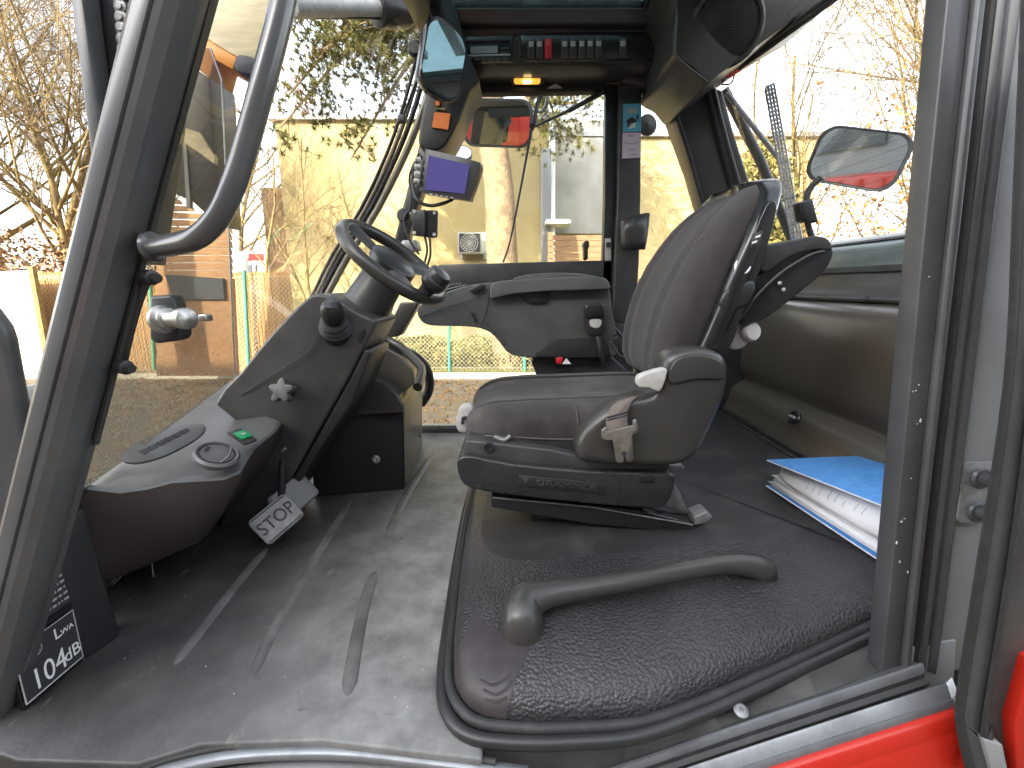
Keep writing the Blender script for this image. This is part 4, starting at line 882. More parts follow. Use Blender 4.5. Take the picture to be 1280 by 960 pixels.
pix('palm_pad', [(586, 362), (602, 354), (606, 356), (604, 362), (590, 367)], 1.60, 1.66, M['plastic'], ac, bevel=.003)
for k in range(4):
    x = 556 + k*4.5
    tube('control_lever', [U(x, 372-k*1.6, 1.66+.03*k), U(x+3, 362-k, 1.66+.03*k), U(x+8, 356-k*.5, 1.66+.03*k)], .0065, M['plastic'], ac, seg=8)
    tube('lever_cap', [U(x-3, 364-k, 1.655+.03*k), U(x+14, 359-k, 1.655+.03*k)], .0035, M['frame_grey'], ac, sm=0, seg=6)
for (x, y) in ((610, 406), (619, 417), (631, 430), (593, 402)):
    lathe('console_screw', [(.004, 0), (.004, .002)], U(x, y, 1.617), (0, -1, 0), M['ink'], ac, 8)
pix('console_slot', [(588, 392), (592, 391), (597, 402), (594, 403)], 1.614, 1.62, M['matte_black'], ac)
pix('console_foot', [(668, 446), (765, 446), (792, 470), (800, 520), (690, 520), (664, 452)], 1.66, 1.84, M['plastic'], ac, bevel=.006)
pix('red_buckle', [(695, 448), (704, 447), (702, 455), (696, 455)], 1.60, 1.64, M['red_btn'], ac, bevel=.002)
pix('white_tag', [(703, 455), (708, 448), (714, 455)], 1.60, 1.605, M['white'], ac)
hs = thing('handset', 'small black radio handset hanging on the side console with cord', 'handset', U(742, 400, 1.6))
pix('handset_body', [(731, 386), (735, 381), (752, 380), (755, 384), (756, 412), (751, 419), (738, 419), (733, 412)], 1.575, 1.605, M['plastic'], hs, sm=2, bevel=.005, bseg=3)
pix('handset_head', [(731, 384), (735, 380), (752, 379), (755, 383), (755, 396), (732, 398)], 1.567, 1.60, M['gloss_black'], hs, bevel=.004)
pix('handset_label', [(737, 402), (740, 399), (749, 399), (752, 402), (750, 408), (746, 410), (741, 409), (738, 407)], 1.573, 1.576, M['white_plastic'], hs, sm=2)
tube('handset_cord', [U(746, 419, 1.59), U(749, 430, 1.58), U(752, 444, 1.58), U(756, 458, 1.60)], .0075, M['rubber'], hs, seg=8)
# coiled cord
spr = []
s0, s1 = U(768, 420, 1.60), U(786, 447, 1.60)
for k in range(90):
    t = k/89; a = 2*math.pi*11*t
    spr.append(s0.lerp(s1, t) + V(.010*math.cos(a), .010*math.sin(a), .006*math.cos(a)))
tube('coiled_cord', spr, .0022, M['rubber'], hs, sm=0, seg=5)
tube('belt_stalk', [U(768, 410, 1.66), U(790, 434, 1.66), U(806, 440, 1.66)], .006, M['plastic'], ac, sm=3)
tube('belt_stalk', [U(762, 428, 1.55), U(776, 446, 1.55), U(790, 446, 1.55)], .004, M['plastic'], ac, sm=3)
pix('door_pocket', [(768, 404), (784, 406), (787, 424), (776, 436), (768, 420)], 1.90, 1.94, M['plastic_grey'], ac, bevel=.004)

# ================================================================== HEADER INSTRUMENTS
def hdrp(px, py, out=0): return U(px, py, 1.85) + V(0, -.006-out, 0)
HD = (0, -1, -.12)
rd = thing('car_radio', 'black radio with grey display in the overhead console', 'radio', U(608, 60, 1.85))
pix('radio_face', [(577, 45), (641, 43), (641, 76), (578, 77)], 1.838, 1.87, M['gloss_black'], rd, bevel=.003)
pix('cassette_slot', [(580, 49), (637, 47), (637, 51), (580, 53)], 1.834, 1.84, M['plastic_grey'], rd, bevel=.001)
pix('slot_line', [(583, 50.5), (634, 48.5), (634, 50), (583, 52)], 1.832, 1.836, M['ink'], rd)
pix('radio_display', [(588, 58), (622, 57), (622, 66), (588, 67)], 1.834, 1.84, M['lcd'], rd)
pix('radio_trim', [(580, 68.5), (638, 67), (638, 69), (580, 70.5)], 1.832, 1.84, M['white_plastic'], rd, smooth=0)
for k in range(6):
    x = 583 + k*9
    pix('radio_button', [(x, 71.5), (x+7, 71.2), (x+7, 75), (x, 75.3)], 1.832, 1.84, M['plastic_grey'], rd, bevel=.0006)
lathe('radio_knob', [(.008, 0), (.008, .008), (.006, .010)], U(583, 62, 1.838), HD, M['plastic'], rd, 16)
for y in (60, 65):
    pix('radio_button', [(626, y-1), (636, y-1.3), (636, y+2), (626, y+2.2)], 1.832, 1.84, M['plastic_grey'], rd, bevel=.0006)
sw = thing('switch_panel', 'black overhead switch panel with a row of rocker switches, one of them red', 'switch panel', U(738, 58, 1.85))
pix('panel_plate', [(650, 44), (656, 40), (814, 38), (821, 41), (822, 66), (816, 73), (658, 76), (651, 72)], 1.842, 1.87, M['gloss_black'], sw, sm=0, bevel=.002)
tube('panel_rim', [U(x, y, 1.841) for x, y in [(650, 70), (650, 46), (656, 41), (814, 38.5), (820, 42), (821, 66), (815, 72.5)]], .0035, M['trim'], sw, sm=3, seg=8)
for i, x in enumerate((664, 674.5, 685.5, 706, 716.5, 727.5, 738, 748.5, 779)):
    red = i == 2; y0 = 48.3 - i*.12
    mm = M['red_btn'] if red else M['plastic_grey']
    s_ = pix('rocker_switch', [(x-4.2, y0), (x+4.2, y0), (x+4.2, y0+23.5), (x-4.2, y0+23.5)], 1.830, 1.85, mm, sw, bevel=.0012)
    if red: s_['label'] = 'red rocker switch'
    pix('switch_symbol', [(x-2.8, y0+3.5), (x+2.8, y0+3.5), (x+2.8, y0+10), (x-2.8, y0+10)], 1.8285, 1.831, M['red_btn'] if red else M['white_plastic'], s_, bevel=.0006)
    pix('symbol_print', [(x-1.2, y0+5), (x+1.4, y0+5), (x+1.4, y0+8), (x-1.2, y0+8)], 1.828, 1.829, M['orange_lbl'] if red else M['ink_grey'], s_, smooth=0)
    for q in (14, 17, 20):
        pix('switch_rib', [(x-3.2, y0+q), (x+3.2, y0+q), (x+3.2, y0+q+1), (x-3.2, y0+q+1)], 1.829, 1.832, M['red_btn'] if red else M['ink'], s_, smooth=0)
lathe('panel_cap', [(.009, 0), (.009, .003), (.006, .005)], U(648, 50, 1.842), HD, M['plastic'], sw, 16)
il = thing('interior_lamp', 'small lit amber lamp under the overhead console', 'lamp', U(659, 99, 1.95))
lc = U(659, 99, 1.962)
plate('lamp_bezel', lc, (0, -.55, -.83), rrect(.125, .052, .014), .012, M['trim'], il, up=(0, 1, 0), bevel=.002)
pl_ = plate('lamp_lens', lc + V(0, -.0035, -.005), (0, -.55, -.83), rrect(.10, .034, .010), .006, M['lamp'], il, up=(0, 1, 0), bevel=.002)
tri = U(693, 106, 1.99)
pix('arrow_mark', [(684, 110), (695, 104), (703, 110)], 1.984, 1.992, M['white_plastic'], il, smooth=0) if False else None
mk_ = pix('arrow_mark', [(684, 110), (695, 104), (703, 110)], 1.994, 1.9985, M['white_plastic'], None, smooth=0); tag(mk_, 'small pale triangle mark on the frame right of the amber lamp', 'mark')
box('lamp_bulb', lc + V(0, -.010, -.013), (.03, .006, .012), mat('lamp_filament', (1, .8, .4), .4, emit=(1, .75, .3), estr=1.2), pl_, bevel=.002)
# loudspeaker
ls = thing('loudspeaker', 'round black loudspeaker grille in the rear roof corner', 'loudspeaker', U(907, 35, 1.6))
sn = Vector((-.25, -1, -.30)).normalized(); sc_ = U(907, 34, 1.612)
lathe('speaker_rim', [(.108, -.02), (.110, .002), (.103, .008), (.096, .006), (.094, 0)], sc_, sn, M['trim'], ls, 44, smooth=40)
g_ = lathe('speaker_grille', [(.094, 0), (.080, .005), (0, .009)], sc_, sn, M['matte_black'], ls, 40, smooth=60)
r_, u_, n_ = frame(sn)
for k in range(4):
    a = R(45+90*k); lathe('grille_screw', [(.004, .003), (.004, .007)], sc_ + r_*(.088*math.cos(a)) + u_*(.088*math.sin(a)), sn, M['plastic'], g_, 8)
gm = MB()
for k in range(-12, 13):
    h = .0071*k; L_ = (.088**2-h*h)**.5
    for A_, B_2 in ((r_, u_), (u_, r_)):
        gm.tube([sc_ + sn*(.0112 - .0085*((h*h+q*q)**.5/.09)) + A_*h + B_2*q for q in (-L_*.98, -L_*.5, 0, L_*.5, L_*.98)], .0011, 4)
gm.build('grille_mesh', M['plastic'], g_, smooth=0)
tube('pod_edge', [U(842, -30, 1.615), U(846, 12, 1.615), U(843, 56, 1.615), U(848, 74, 1.615), U(884, 103, 1.615)], .005, M['trim'], ls, seg=8)
# ================================================================== MIRRORS, MONITOR and bracket
def mirror(name, label, c, n, w, h, r, roll=0, body='plastic', group=None, depth=.05):
    t = thing(name, label, 'mirror', c); n = Vector(n).normalized()
    up = Quaternion(n, roll) @ Vector((0, 0, 1))
    rr, uu, nn = frame(n, up)
    mb = MB(); o = rrect(w, h, r, 7)
    mb.loft([[c + rr*x*s + uu*y*s + nn*d for x, y in o] for s, d in ((.80, -depth), (.95, -depth*.7), (1, -.012), (1, 0), (.97, .003), (.93, .001))])
    mb.build('mirror_housing', M[body], t, smooth=50)
    plate('mirror_glass', c + nn*.0025, n, [(x*.91, y*.90) for x, y in o], .002, M['mirror'], t, up=up, smooth=0)
    return t
cm = U(555, 75, 1.62)
t = mirror('interior_mirror', 'tall dark interior mirror on the far front pillar', cm, (.62, -.72, .02), .150, .225, .055, roll=R(-14), body='gloss_black')
tube('mirror_arm', [cm + V(-.04, .05, 0), U(524, 66, 1.75), U(540, 20, 1.80), U(552, 8, 1.82)], .010, M['plastic'], t)
lathe('arm_joint', [(.02, -.02), (.026, 0), (.026, .03), (.018, .04)], U(521, 66, 1.76), (0, -1, 0), M['plastic'], t, 18)
ce = U(622, 154, 2.35)
t = mirror('exterior_mirror', 'wide rounded exterior mirror hanging beyond the far door window', ce, (-.10, -.98, -.19), .325, .20, .055, roll=R(-3), body='frame_grey')
tube('mirror_bracket', [U(668, 157, 2.36), U(672, 130, 2.34), U(681, 112, 2.30), U(690, 100, 2.2)], .010, M['plastic'], t)
tube('mirror_bracket', [U(662, 138, 2.36), U(678, 138, 2.34), U(684, 124, 2.3), U(682, 108, 2.28)], .008, M['steel_dull'], t)
cs = U(576, 191, 2.15)
t = mirror('small_mirror', 'small oval convex mirror tucked behind the monitor', cs, (.1, -.80, .58), .098, .085, .040, body='frame_grey', depth=.03)
tube('mirror_arm', [cs + V(0, .04, 0), U(560, 200, 2.14), U(540, 215, 2.05)], .007, M['plastic'], t, sm=3)
cr_ = U(1071, 198, 1.75)
t = mirror('rear_view_mirror', 'grey framed exterior mirror on a stalk beyond the rear window', cr_, (-.61, -.78, -.105), .285, .185, .055, roll=R(-17), body='frame_grey')
tube('mirror_stalk', [U(1026, 222, 1.77), U(1014, 234, 1.78), U(1008, 250, 1.78), U(1010, 280, 1.78), U(1020, 310, 1.8)], .011, M['plastic_grey'], t)
pix('stalk_bracket', [(1000, 253), (1016, 247), (1024, 278), (1004, 276)], 1.75, 1.80, M['plastic'], t, bevel=.006)
# monitor
mo = thing('monitor', 'black framed camera monitor with blue screen on the far front pillar', 'monitor', U(561, 218, 1.6))
def slab(name, pts, Y, lean, th, m, parent, **k):  # plate whose corners have distances of their own
    P = [U(x, y, Y + lean*(x-561)) for x, y in pts]
    n = (P[1]-P[0]).cross(P[-1]-P[0]).normalized()
    if n.y > 0: n = -n
    return MB().prism(P, -n*th).build(name, m, parent, **k)
oc = [(p.x, p.y) for p in cr([V(*q, 0) for q in ((531, 190), (536, 187), (594, 201), (600, 206), (599, 214), (588, 246), (583, 250), (530, 241), (524, 236), (525, 230))], 3, True)]
slab('monitor_case', oc, 1.56, -.0006, .035, M['plastic'], mo, bevel=.005, bseg=3)
slab('monitor_screen', [(536, 194), (587, 206), (581, 242), (531, 237)], 1.556, -.0006, .003, M['screen'], mo, smooth=0)
for k in range(5):
    x, y = 537 + k*6.5, 242.5 + k*1.1
    slab('monitor_button', [(x, y-1), (x+3.5, y-.5), (x+3.3, y+1.2), (x-.2, y+.8)], 1.555, -.0006, .004, M['steel_dull'], mo, smooth=0)
tube('monitor_cable', [U(527, 196, 1.60), U(518, 208, 1.62), U(516, 230, 1.62), U(522, 250, 1.60), U(538, 257, 1.60), U(560, 252, 1.60), U(572, 244, 1.6)], .0055, M['rubber'], mo, seg=8)
tube('monitor_cable', [U(524, 192, 1.66), U(512, 220, 1.68), U(514, 250, 1.68), U(506, 290, 1.7)], .004, M['plastic'], mo, seg=8)
for k in range(4):
    lathe('cable_plug', [(.008, 0), (.008, .016), (.005, .018)], U(526 - k*.6, 200 + k*9, 1.575), (-1, -.2, .1), M['white_plastic'], mo, 10)
br = thing('monitor_bracket', 'black perforated mounting bracket with cables under the monitor', 'bracket', U(530, 275, 1.68))
pix('bracket_plate', [(514, 262), (547, 263), (546, 296), (540, 297), (516, 294)], 1.66, 1.68, M['plastic'], br, bevel=.003)
for x, y in ((518, 264.5), (543, 266), (518, 291), (543, 293)):
    lathe('bracket_hole', [(.006, 0), (.006, .002)], U(x, y, 1.659), (0, -1, 0), M['white_plastic'], br, 10)
pix('bracket_rib', [(528, 262), (532, 262), (531, 296), (527, 295)], 1.648, 1.662, M['plastic'], br, bevel=.001)
lathe('bracket_joint', [(.02, -.01), (.024, 0), (.024, .018), (.016, .026)], U(507, 270, 1.69), (-.3, -1, 0), M['plastic'], br, 18)
pix('bracket_foot', [(503, 300), (520, 300), (524, 312), (508, 316), (498, 312)], 1.70, 1.76, M['steel_dull'], br, bevel=.003)
for pts in ([(531, 296), (534, 312), (531, 330), (533, 350)], [(537, 296), (538, 318), (534, 335), (536, 352)], [(512, 262), (505, 275), (512, 300), (524, 318)]):
    tube('bracket_cable', [U(x, y, 1.66) for x, y in pts], .0042, M['rubber'], br, seg=6)
# stickers on the far front pillar
tag(pix('orange_sticker', [(543, 140), (563, 142), (560, 162), (540, 159)], 1.772, 1.779, M['orange_lbl'], None, smooth=0), 'square orange label low on the far front pillar', 'label')
o = pix('small_orange_sticker', [(545, 124), (550, 124.5), (549, 132), (544, 131)], 1.772, 1.779, M['orange_lbl'], None, smooth=0); tag(o, 'tiny orange and green label above the square orange one', 'label')
for k in range(3): pix('green_print', [(545+k*4, 134+k*.4), (548+k*4, 134.3+k*.4), (547.6+k*4, 137+k*.4), (544.6+k*4, 136.7+k*.4)], 1.772, 1.779, M['ivy'], o, smooth=0)
# cyan and pink stickers on the rear post
cy = tag(pix('cyan_sticker', [(779.5, 130), (802, 129.5), (801.5, 164), (779, 165)], 1.964, 1.971, M['cyan'], None, smooth=0), 'cyan picture sticker on the post behind the far door', 'sticker')
for pts, mm in (([(784, 136), (797, 135), (796, 141), (785, 142)], 'white_plastic'), ([(783, 150), (790, 146), (796, 150), (793, 158), (785, 160)], 'ink'), ([(785, 155), (795, 153), (794, 159), (786, 161)], 'white'), ([(795, 145), (798, 143), (798, 152)], 'ink')):
    pix('sticker_print', pts, 1.9625, 1.9642, M[mm], cy, smooth=0)
pk = tag(pix('pink_sticker', [(778.5, 166), (801.5, 165.5), (800.5, 197), (778, 198)], 1.964, 1.971, M['pink'], None, smooth=0), 'pale pink notice sticker just below the cyan one', 'sticker')
for pts in ([(786, 168), (792, 168), (792, 171), (786, 171)], [(780, 177), (784, 177), (784, 178.5), (780, 178.5)], [(796, 176.5), (799, 176.5), (799, 178), (796, 178)], [(783, 179), (796, 178), (796, 179.5), (783, 180.5)], [(786, 186), (793, 186), (793, 188), (786, 188)], [(789, 192), (796, 192), (796, 194), (789, 194)]):
    pix('sticker_print', pts, 1.9625, 1.9642, M['ink_grey'], pk, smooth=0)
# cup holder on the post
ch = thing('cup_holder', 'open dark plastic cup holder clipped to the rear post', 'cup holder', U(791, 294, 1.93))
cc = U(792, 312, 1.925); mb = MB(); rows = []
for z, rr2 in ((0, .045), (.03, .050), (.07, .053), (.118, .056)):
    rows.append([cc + V(rr2*math.cos(a)*1.02, .6*rr2*math.sin(a), z + (0 if z < .1 else .018*math.cos(a*1.0+.6))) for a in [2*math.pi*k/28 for k in range(28)]])
o = mb.loft(rows, cap=False).build('holder_wall', M['trim'], ch, smooth=80); s_ = o.modifiers.new('solid', 'SOLIDIFY'); s_.thickness = .005
mesh_obj('holder_floor', rows[0], [tuple(range(28))], M['plastic'], ch, smooth=0)
# round lamp / ball seen through the quarter window
bl = lathe('round_lamp', [(.0, -.03), (.03, -.024), (.044, 0), (.044, .012), (.0, .02)], U(808, 157, 2.25), (.2, -1, 0), M['plastic_grey'], None, 22, smooth=60)
tag(bl, 'round dark work lamp beyond the quarter window', 'lamp')
# gas strut and wiper rods of the far door
gs = thing('gas_strut', 'thin black gas strut across the top of the far door window', 'gas strut', U(715, 138, 2.05))
tube('strut_body', [U(756, 114, 2.0), U(712, 138, 2.08)], .0095, M['plastic'], gs, sm=0)
tube('strut_rod', [U(714, 137, 2.08), U(669, 158, 2.16)], .0055, M['plastic'], gs, sm=0)
wpr = thing('far_wiper', 'long thin black wiper arm hanging over the far door window', 'wiper', U(655, 220, 2.1))
tube('wiper_arm', [U(674, 116, 2.1), U(664, 165, 2.1), U(650, 240, 2.1), U(638, 300, 2.1), U(629, 328, 2.1)], [.004, .006, .005, .004, .004], M['plastic'], wpr)
lathe('wiper_pivot', [(.012, 0), (.012, .02)], U(665, 160, 2.1), (0, -1, 0), M['plastic'], wpr, 14)
wl = thing('front_wiper', 'thin black wiper rod with square end in front of the windscreen', 'wiper', U(525, 110, 1.95))
tube('wiper_rod', [U(531, 72, 1.9), U(518, 108, 1.93), U(503, 148, 1.96)], .0042, M['plastic'], wl, sm=0)
box('wiper_end', U(502, 149, 1.96), (.030, .022, .030), M['plastic_grey'], wl, bevel=.006)
pix('door_knob', [(729, 306), (731, 301), (736, 301), (737, 308), (735, 312), (735, 324), (730, 324), (730, 312)], 1.96, 2.0, M['plastic'], thing('window_catch', 'small black catch on the lower rail of the far door', 'catch', U(733, 312, 2)), sm=2, bevel=.006)
# emergency hammer in the rear roof corner
eh = thing('emergency_hammer', 'red handled emergency hammer clipped below the roof corner', 'hammer', U(912, 94, 1.9))
tube('hammer_handle', [U(904, 95, 1.86), U(926, 82, 1.86)], .017, M['red_btn'], eh, sm=0, seg=14, bevel=.004)
tube('hammer_handle_end', [U(890, 105, 1.865), U(903, 96, 1.862)], .010, M['red_btn'], eh, sm=0, seg=12)
tube('hammer_head', [U(900, 90, 1.86), U(907, 101, 1.86)], .010, M['steel'], eh, sm=0, seg=12)
tube('hammer_cord', [U(918, 92, 1.87), U(914, 104, 1.87), U(902, 106, 1.87)], .003, M['plastic'], eh, seg=6)

# ================================================================== BINDER
bd = thing('ring_binder', 'open blue ring binder full of loose papers lying by the door pillar', 'binder', V(.67, .93, .15))
k1, k2 = UZ(958, 608, .102), UZ(1106, 706, .104)       # lower cover, left long edge (far, near)
rt = V(.30, .02, 0)
MB().prism([k1, k2, k2+rt, k1+rt], (0, 0, .004)).build('lower_cover', M['blue'], bd, bevel=.001)
u1, u2 = U(959, 576, k1.y), U(1113, 637, k2.y+.002)
mb = MB(); mb.prism([u1, u2, u2+V(.30, .05, .012), u1+V(.30, .02, .005)], (0, 0, .004)).build('upper_cover', M['blue'], bd, bevel=.001)
tube('cover_edge', [u1+V(-.001, 0, .001), u2+V(-.001, 0, .001)], .0014, M['paper'], bd, sm=0, seg=5)
tube('cover_edge', [k1+V(-.001, 0, .002), k2+V(-.001, 0, .002)], .0016, M['paper'], bd, sm=0, seg=5)
for (x, y) in ((1048, 577), (1096, 577)):
    tube('rivet_slot', [U(x-7, y-.5, k1.y+.02)+V(0, 0, .004), U(x+7, y+1.5, k1.y+.015)+V(0, 0, .004)], .0045, M['white'], bd, sm=0, seg=8)
# stack of sheets sagging between the covers, left edges fanned out
def sheet(a0, a1, b0, b1, sag, name='paper_sheet', nseg=6):
    rows = []
    for i in range(nseg+1):
        t = i/nseg; p, q = a0.lerp(b0, t), a1.lerp(b1, t)
        off = V(.03*sag*math.sin(t*math.pi)*-1, 0, -.012*sag*math.sin(t*math.pi))
        rows.append([p+off, p.lerp(q, .5)+off+V(0, 0, -.004*sag), q+off])
    o = MB().loft(rows, cap=False, closed=False).build(name, M['paper'], bd, smooth=80)
    s_ = o.modifiers.new('solid', 'SOLIDIFY'); s_.thickness = .0006
    return o
random.seed(11)
for k in range(16):                                       # lower, nearly flat sheets
    z = .005 + k*.0020; j = random.uniform(-.006, .010); y_ = random.uniform(-.012, .012)
    a0 = k1 + V(.008+j, -.01+y_, z); a1 = k2 + V(.008+j+random.uniform(-.004, .004), .012+y_, z)
    sheet(a0, a1, a0+V(.26, .01, .002), a1+V(.26, .01, .002), 0, nseg=1)
for k in range(7):                                        # upper sheets hang from below the lid down to the stack
    t = k/7; j = random.uniform(-.005, .004)
    a0 = u1.lerp(k1, .10+.10*t) + V(.04, -.012-.02*t, 0); a1 = u2.lerp(k2, .05+.08*t) + V(.05, .006+.012*t, 0)
    b0 = k1.lerp(k2, .16+.05*k) + V(.012+j, 0, .040-.002*k); b1 = k2 + V(.010+j, .014+.010*t, .046-.003*k)
    o = sheet(a0, a1, b0, b1, .55)
    if k == 0:
        pr2 = MB(); nf = (a1-a0).cross(b0-a0).normalized()
        if nf.x > 0: nf = -nf
        for i, (s, w0, w1) in enumerate(((.30, .25, .62), (.36, .25, .80), (.42, .3, .55), (.50, .2, .75), (.56, .2, .5), (.63, .3, .72), (.72, .25, .8), (.78, .25, .6))):
            p = a0.lerp(a1, s).lerp(b0.lerp(b1, s), w0); q = a0.lerp(a1, s).lerp(b0.lerp(b1, s), w1); d_ = (a1-a0).normalized()*.0022
            offp = nf*.004
            n_ = 7
            for m_ in range(n_):
                t0, t1 = m_/n_, (m_+.8)/n_
                def so__(tt):
                    g = w0+(w1-w0)*tt
                    return V(-.03*.55*math.sin(g*math.pi), 0, -.012*.55*math.sin(g*math.pi) - .004*.55)
                A1, B1 = p.lerp(q, t0)+so__(t0)+nf*.0015, p.lerp(q, t1)+so__(t1)+nf*.0015
                pr2.prism([A1, B1, B1+d_, A1+d_], nf*.0003)
        pr2.build('printed_lines', M['ink_grey'], o, smooth=0)

# ================================================================== NEAR DOOR EDGE (open door at the right)
nd = thing('open_door', 'edge of the open cab door with dark seals, grey frame and red foot', 'door', U(1262, 500, .5))
sA = [(1277, -40), (1265, 240), (1253, 480), (1217, 720), (1194, 870), (1195, 915), (1212, 990)]
sB = [(1296, -40), (1281, 240), (1266, 480), (1232, 720), (1207, 878), (1207, 915), (1226, 990)]
sC = [(1330, -40), (1308, 240), (1287, 480), (1256, 720), (1226, 905), (1231, 925), (1252, 990)]
sD = [(1340, -40), (1318, 240), (1296, 480), (1264, 720), (1234, 905), (1240, 925), (1262, 990)]
sE = [(1420, -40), (1390, 240), (1360, 480), (1300, 720), (1266, 905), (1264, 925), (1276, 990)]
def strip2(name, L1, L2, Y0, Y1, m, **k):
    mb = MB(); a = cr([U(x, y, Y0) for x, y in L1], 4); b = cr([U(x, y, Y0) for x, y in L2], 4); d = V((Y1-Y0)*1.25, Y1-Y0, 0)
    mb.loft([[p, q, q+d*.6, p+d] for p, q in zip(a, b)]).build(name, m, nd, bevel=.0025, smooth=40, **k)
strip2('door_seal', sA, sB, .500, .54, M['rubber'])
strip2('door_frame', sB, sC, .504, .55, M['frame_grey'])
strip2('door_seal', sC, sD, .498, .54, M['rubber'])
strip2('door_inner', sD, sE, .515, .53, M['plastic_grey'])
pix('door_foot', [(1230, 924), (1254, 932), (1266, 990), (1248, 990)], .496, .52, M['frame_light'], nd, bevel=.002)
pix('door_skin', [(1292, 830), (1278, 880), (1270, 905), (1274, 990), (1360, 990), (1360, 800)], .497, .52, M['red'], nd, bevel=.003)
# fill between pillar and door (rest of the light channel)
tilt(1190, -60, 1102, 842, .60, [(.1355, .03), (.1355, .008), (.26, .008), (.26, .03)], 'door_pillar_channel', M['frame_light'])

# ================================================================== MAST and things just outside the windscreen
ms = thing('lift_mast', 'dark grey lift mast of steel channels in front of the cab windscreen', 'mast', (-1.2, 1.2, GZ))
pix('mast_channel', [(84, -40), (98, -40), (134, 240), (128, 260), (118, 225)], .98, 1.02, M['frame_grey'], ms, bevel=.002)
pix('mast_channel', [(98, -40), (112, -40), (150, 260), (134, 260)], 1.02, 1.05, M['matte_black'], ms, bevel=.002)
pix('mast_channel', [(112, -40), (225, -40), (196, 200), (178, 330), (160, 330), (146, 230)], 1.03, 1.10, M['plastic_grey'], ms, bevel=.002)
for k in range(9):
    y = -6 + k*13.5; x = 148.5 + k*.9
    lathe('chain_roller', [(.012, -.012), (.012, .0), (.006, .001), (.006, .004)], U(x, y, 1.015), (0, -1, 0), M['steel_dull'], ms, 12)
    pix('chain_plate', [(x-3, y-7), (x+4, y-7), (x+4.5, y+7), (x-2.5, y+7)], 1.016, 1.02, M['plastic'], ms, bevel=.001)
    pix('chain_plate', [(x+7, y-5), (x+17, y-2), (x+17, y+4), (x+7, y+2)], 1.016, 1.025, M['matte_black'], ms, bevel=.001)
pix('outer_upright', [(246, 88), (262, 97), (266, 160), (273, 284), (262, 272), (240, 252), (196, 232), (206, 190), (228, 110)], 1.75, 1.9, M['plastic'], ms, bevel=.006)
pix('upright_rib', [(228, 170), (232, 171), (238, 260), (233, 260)], 1.745, 1.76, M['frame_light'], ms)
pix('upright_plate', [(232, 160), (250, 166), (268, 196), (268, 205), (248, 190), (230, 178)], 1.74, 1.76, M['beam_beige'], ms)
bm_ = thing('beam_reflection', 'pale beige curved reflection with orange rim and black end, built as a beam above windscreen', 'beam', U(300, 40, 1.6))  # windscreen reflection built as a solid beam
pix('reflected_body', [(258, -40), (345, -40), (336, 30), (318, 76), (296, 72), (272, 58), (254, 46)], 1.62, 1.75, M['beam_beige'], bm_, bevel=.006)
pix('reflected_rim', [(254, 46), (272, 58), (296, 72), (291, 87), (268, 74), (262, 98), (248, 86), (250, 60)], 1.615, 1.74, M['beam_orange'], bm_, bevel=.003)
pix('reflected_end', [(294, 72), (300, 68), (312, 70), (320, 76), (317, 92), (304, 92), (292, 86)], 1.60, 1.74, M['rubber'], bm_, sm=2, bevel=.006)
sb2 = pix('sun_strip', [(332, 50), (352, 48), (440, 100), (520, 150), (524, 160), (498, 168), (420, 136), (344, 92)], 2.3, 2.32, M['g_clear'], None)
bpy.data.objects.remove(sb2)
# chrome lamp barrel on its black block, fixed beside the windscreen
cl = thing('chrome_latch', 'chrome barrel latch on a black block at the dirty side glass', 'latch', U(225, 398, .93))
pix('latch_block', [(186, 370), (214, 368), (224, 400), (226, 420), (222, 426), (194, 430), (186, 424)], .86, .895, M['plastic'], cl, bevel=.006)
lathe('latch_barrel', [(.026, -.008), (.026, .002), (.020, .006), (.020, .014), (.015, .016), (.015, .052), (.019, .054), (.019, .070), (.016, .072), (.0, .073)], U(206, 399, .855), (.90, -.43, .05), M['steel'], cl, 26, smooth=35)
box('latch_pin', U(257, 397, .82), (.014, .02, .012), M['steel'], cl, bevel=.002)
# dirty pane next to the pillar
dg = pix('side_glass', [(240, 60), (263, 60), (277, 100), (286, 290), (294, 471), (250, 505), (200, 542), (110, 608), (60, 640), (60, 500), (150, 330)], .90, .905, M['g_dirty'], cab, smooth=0)
tube('glass_edge', [U(263, 60, .899), U(277, 100, .899), U(286, 290, .899), U(294, 471, .899)], 0.0014, M['steel_dull'], cab, sm=0, seg=6)
# fender and step bar at far left
fe = thing('front_fender', 'smooth dark grey fender at the left edge in front of the cab', 'fender', U(10, 560, .85))
pix('fender_panel', [(-80, 300), (0, 408), (6, 425), (18, 490), (37, 585), (28, 640), (10, 700), (-80, 760)], .85, .88, M['frame_grey'], fe, bevel=.01, bseg=3)
sbr = thing('step_bar', 'grey steel step bar between fender and front pillar', 'bar', U(40, 490, 1.2))
pix('bar_profile', [(14, 487), (66, 474), (66, 494), (20, 509)], 1.2, 1.26, M['frame_light'], sbr, bevel=.004)
# perforated guard strip behind the rear window
pg = thing('perforated_guard', 'pale perforated steel strip standing behind the rear window', 'guard', U(996, 230, 1.9))
mb = MB(); e0_, e1_, e2_, e3_ = U(957, 110, 1.9), U(968, 106, 1.9), U(1003, 300, 1.9), U(990, 300, 1.9)
for k in range(39):
    t = k/38; a_, b_ = e0_.lerp(e3_, t), e1_.lerp(e2_, t)
    mb.prism([a_, b_, b_ + V(0, 0, .008), a_ + V(0, 0, .008)], (0, .004, 0))
for s_ in (0, .33, .66, 1):
    mb.tube([e0_.lerp(e1_, s_) + V(0, .002, 0), e3_.lerp(e2_, s_) + V(0, .002, 0)], .0045, 4)
mb.build('guard_strip', M['mesh_grey'], pg, smooth=0)
tube('guard_post', [U(905, 112, 2.12), U(950, 200, 2.12), U(990, 300, 2.12)], .02, M['plastic_grey'], pg, sm=0)
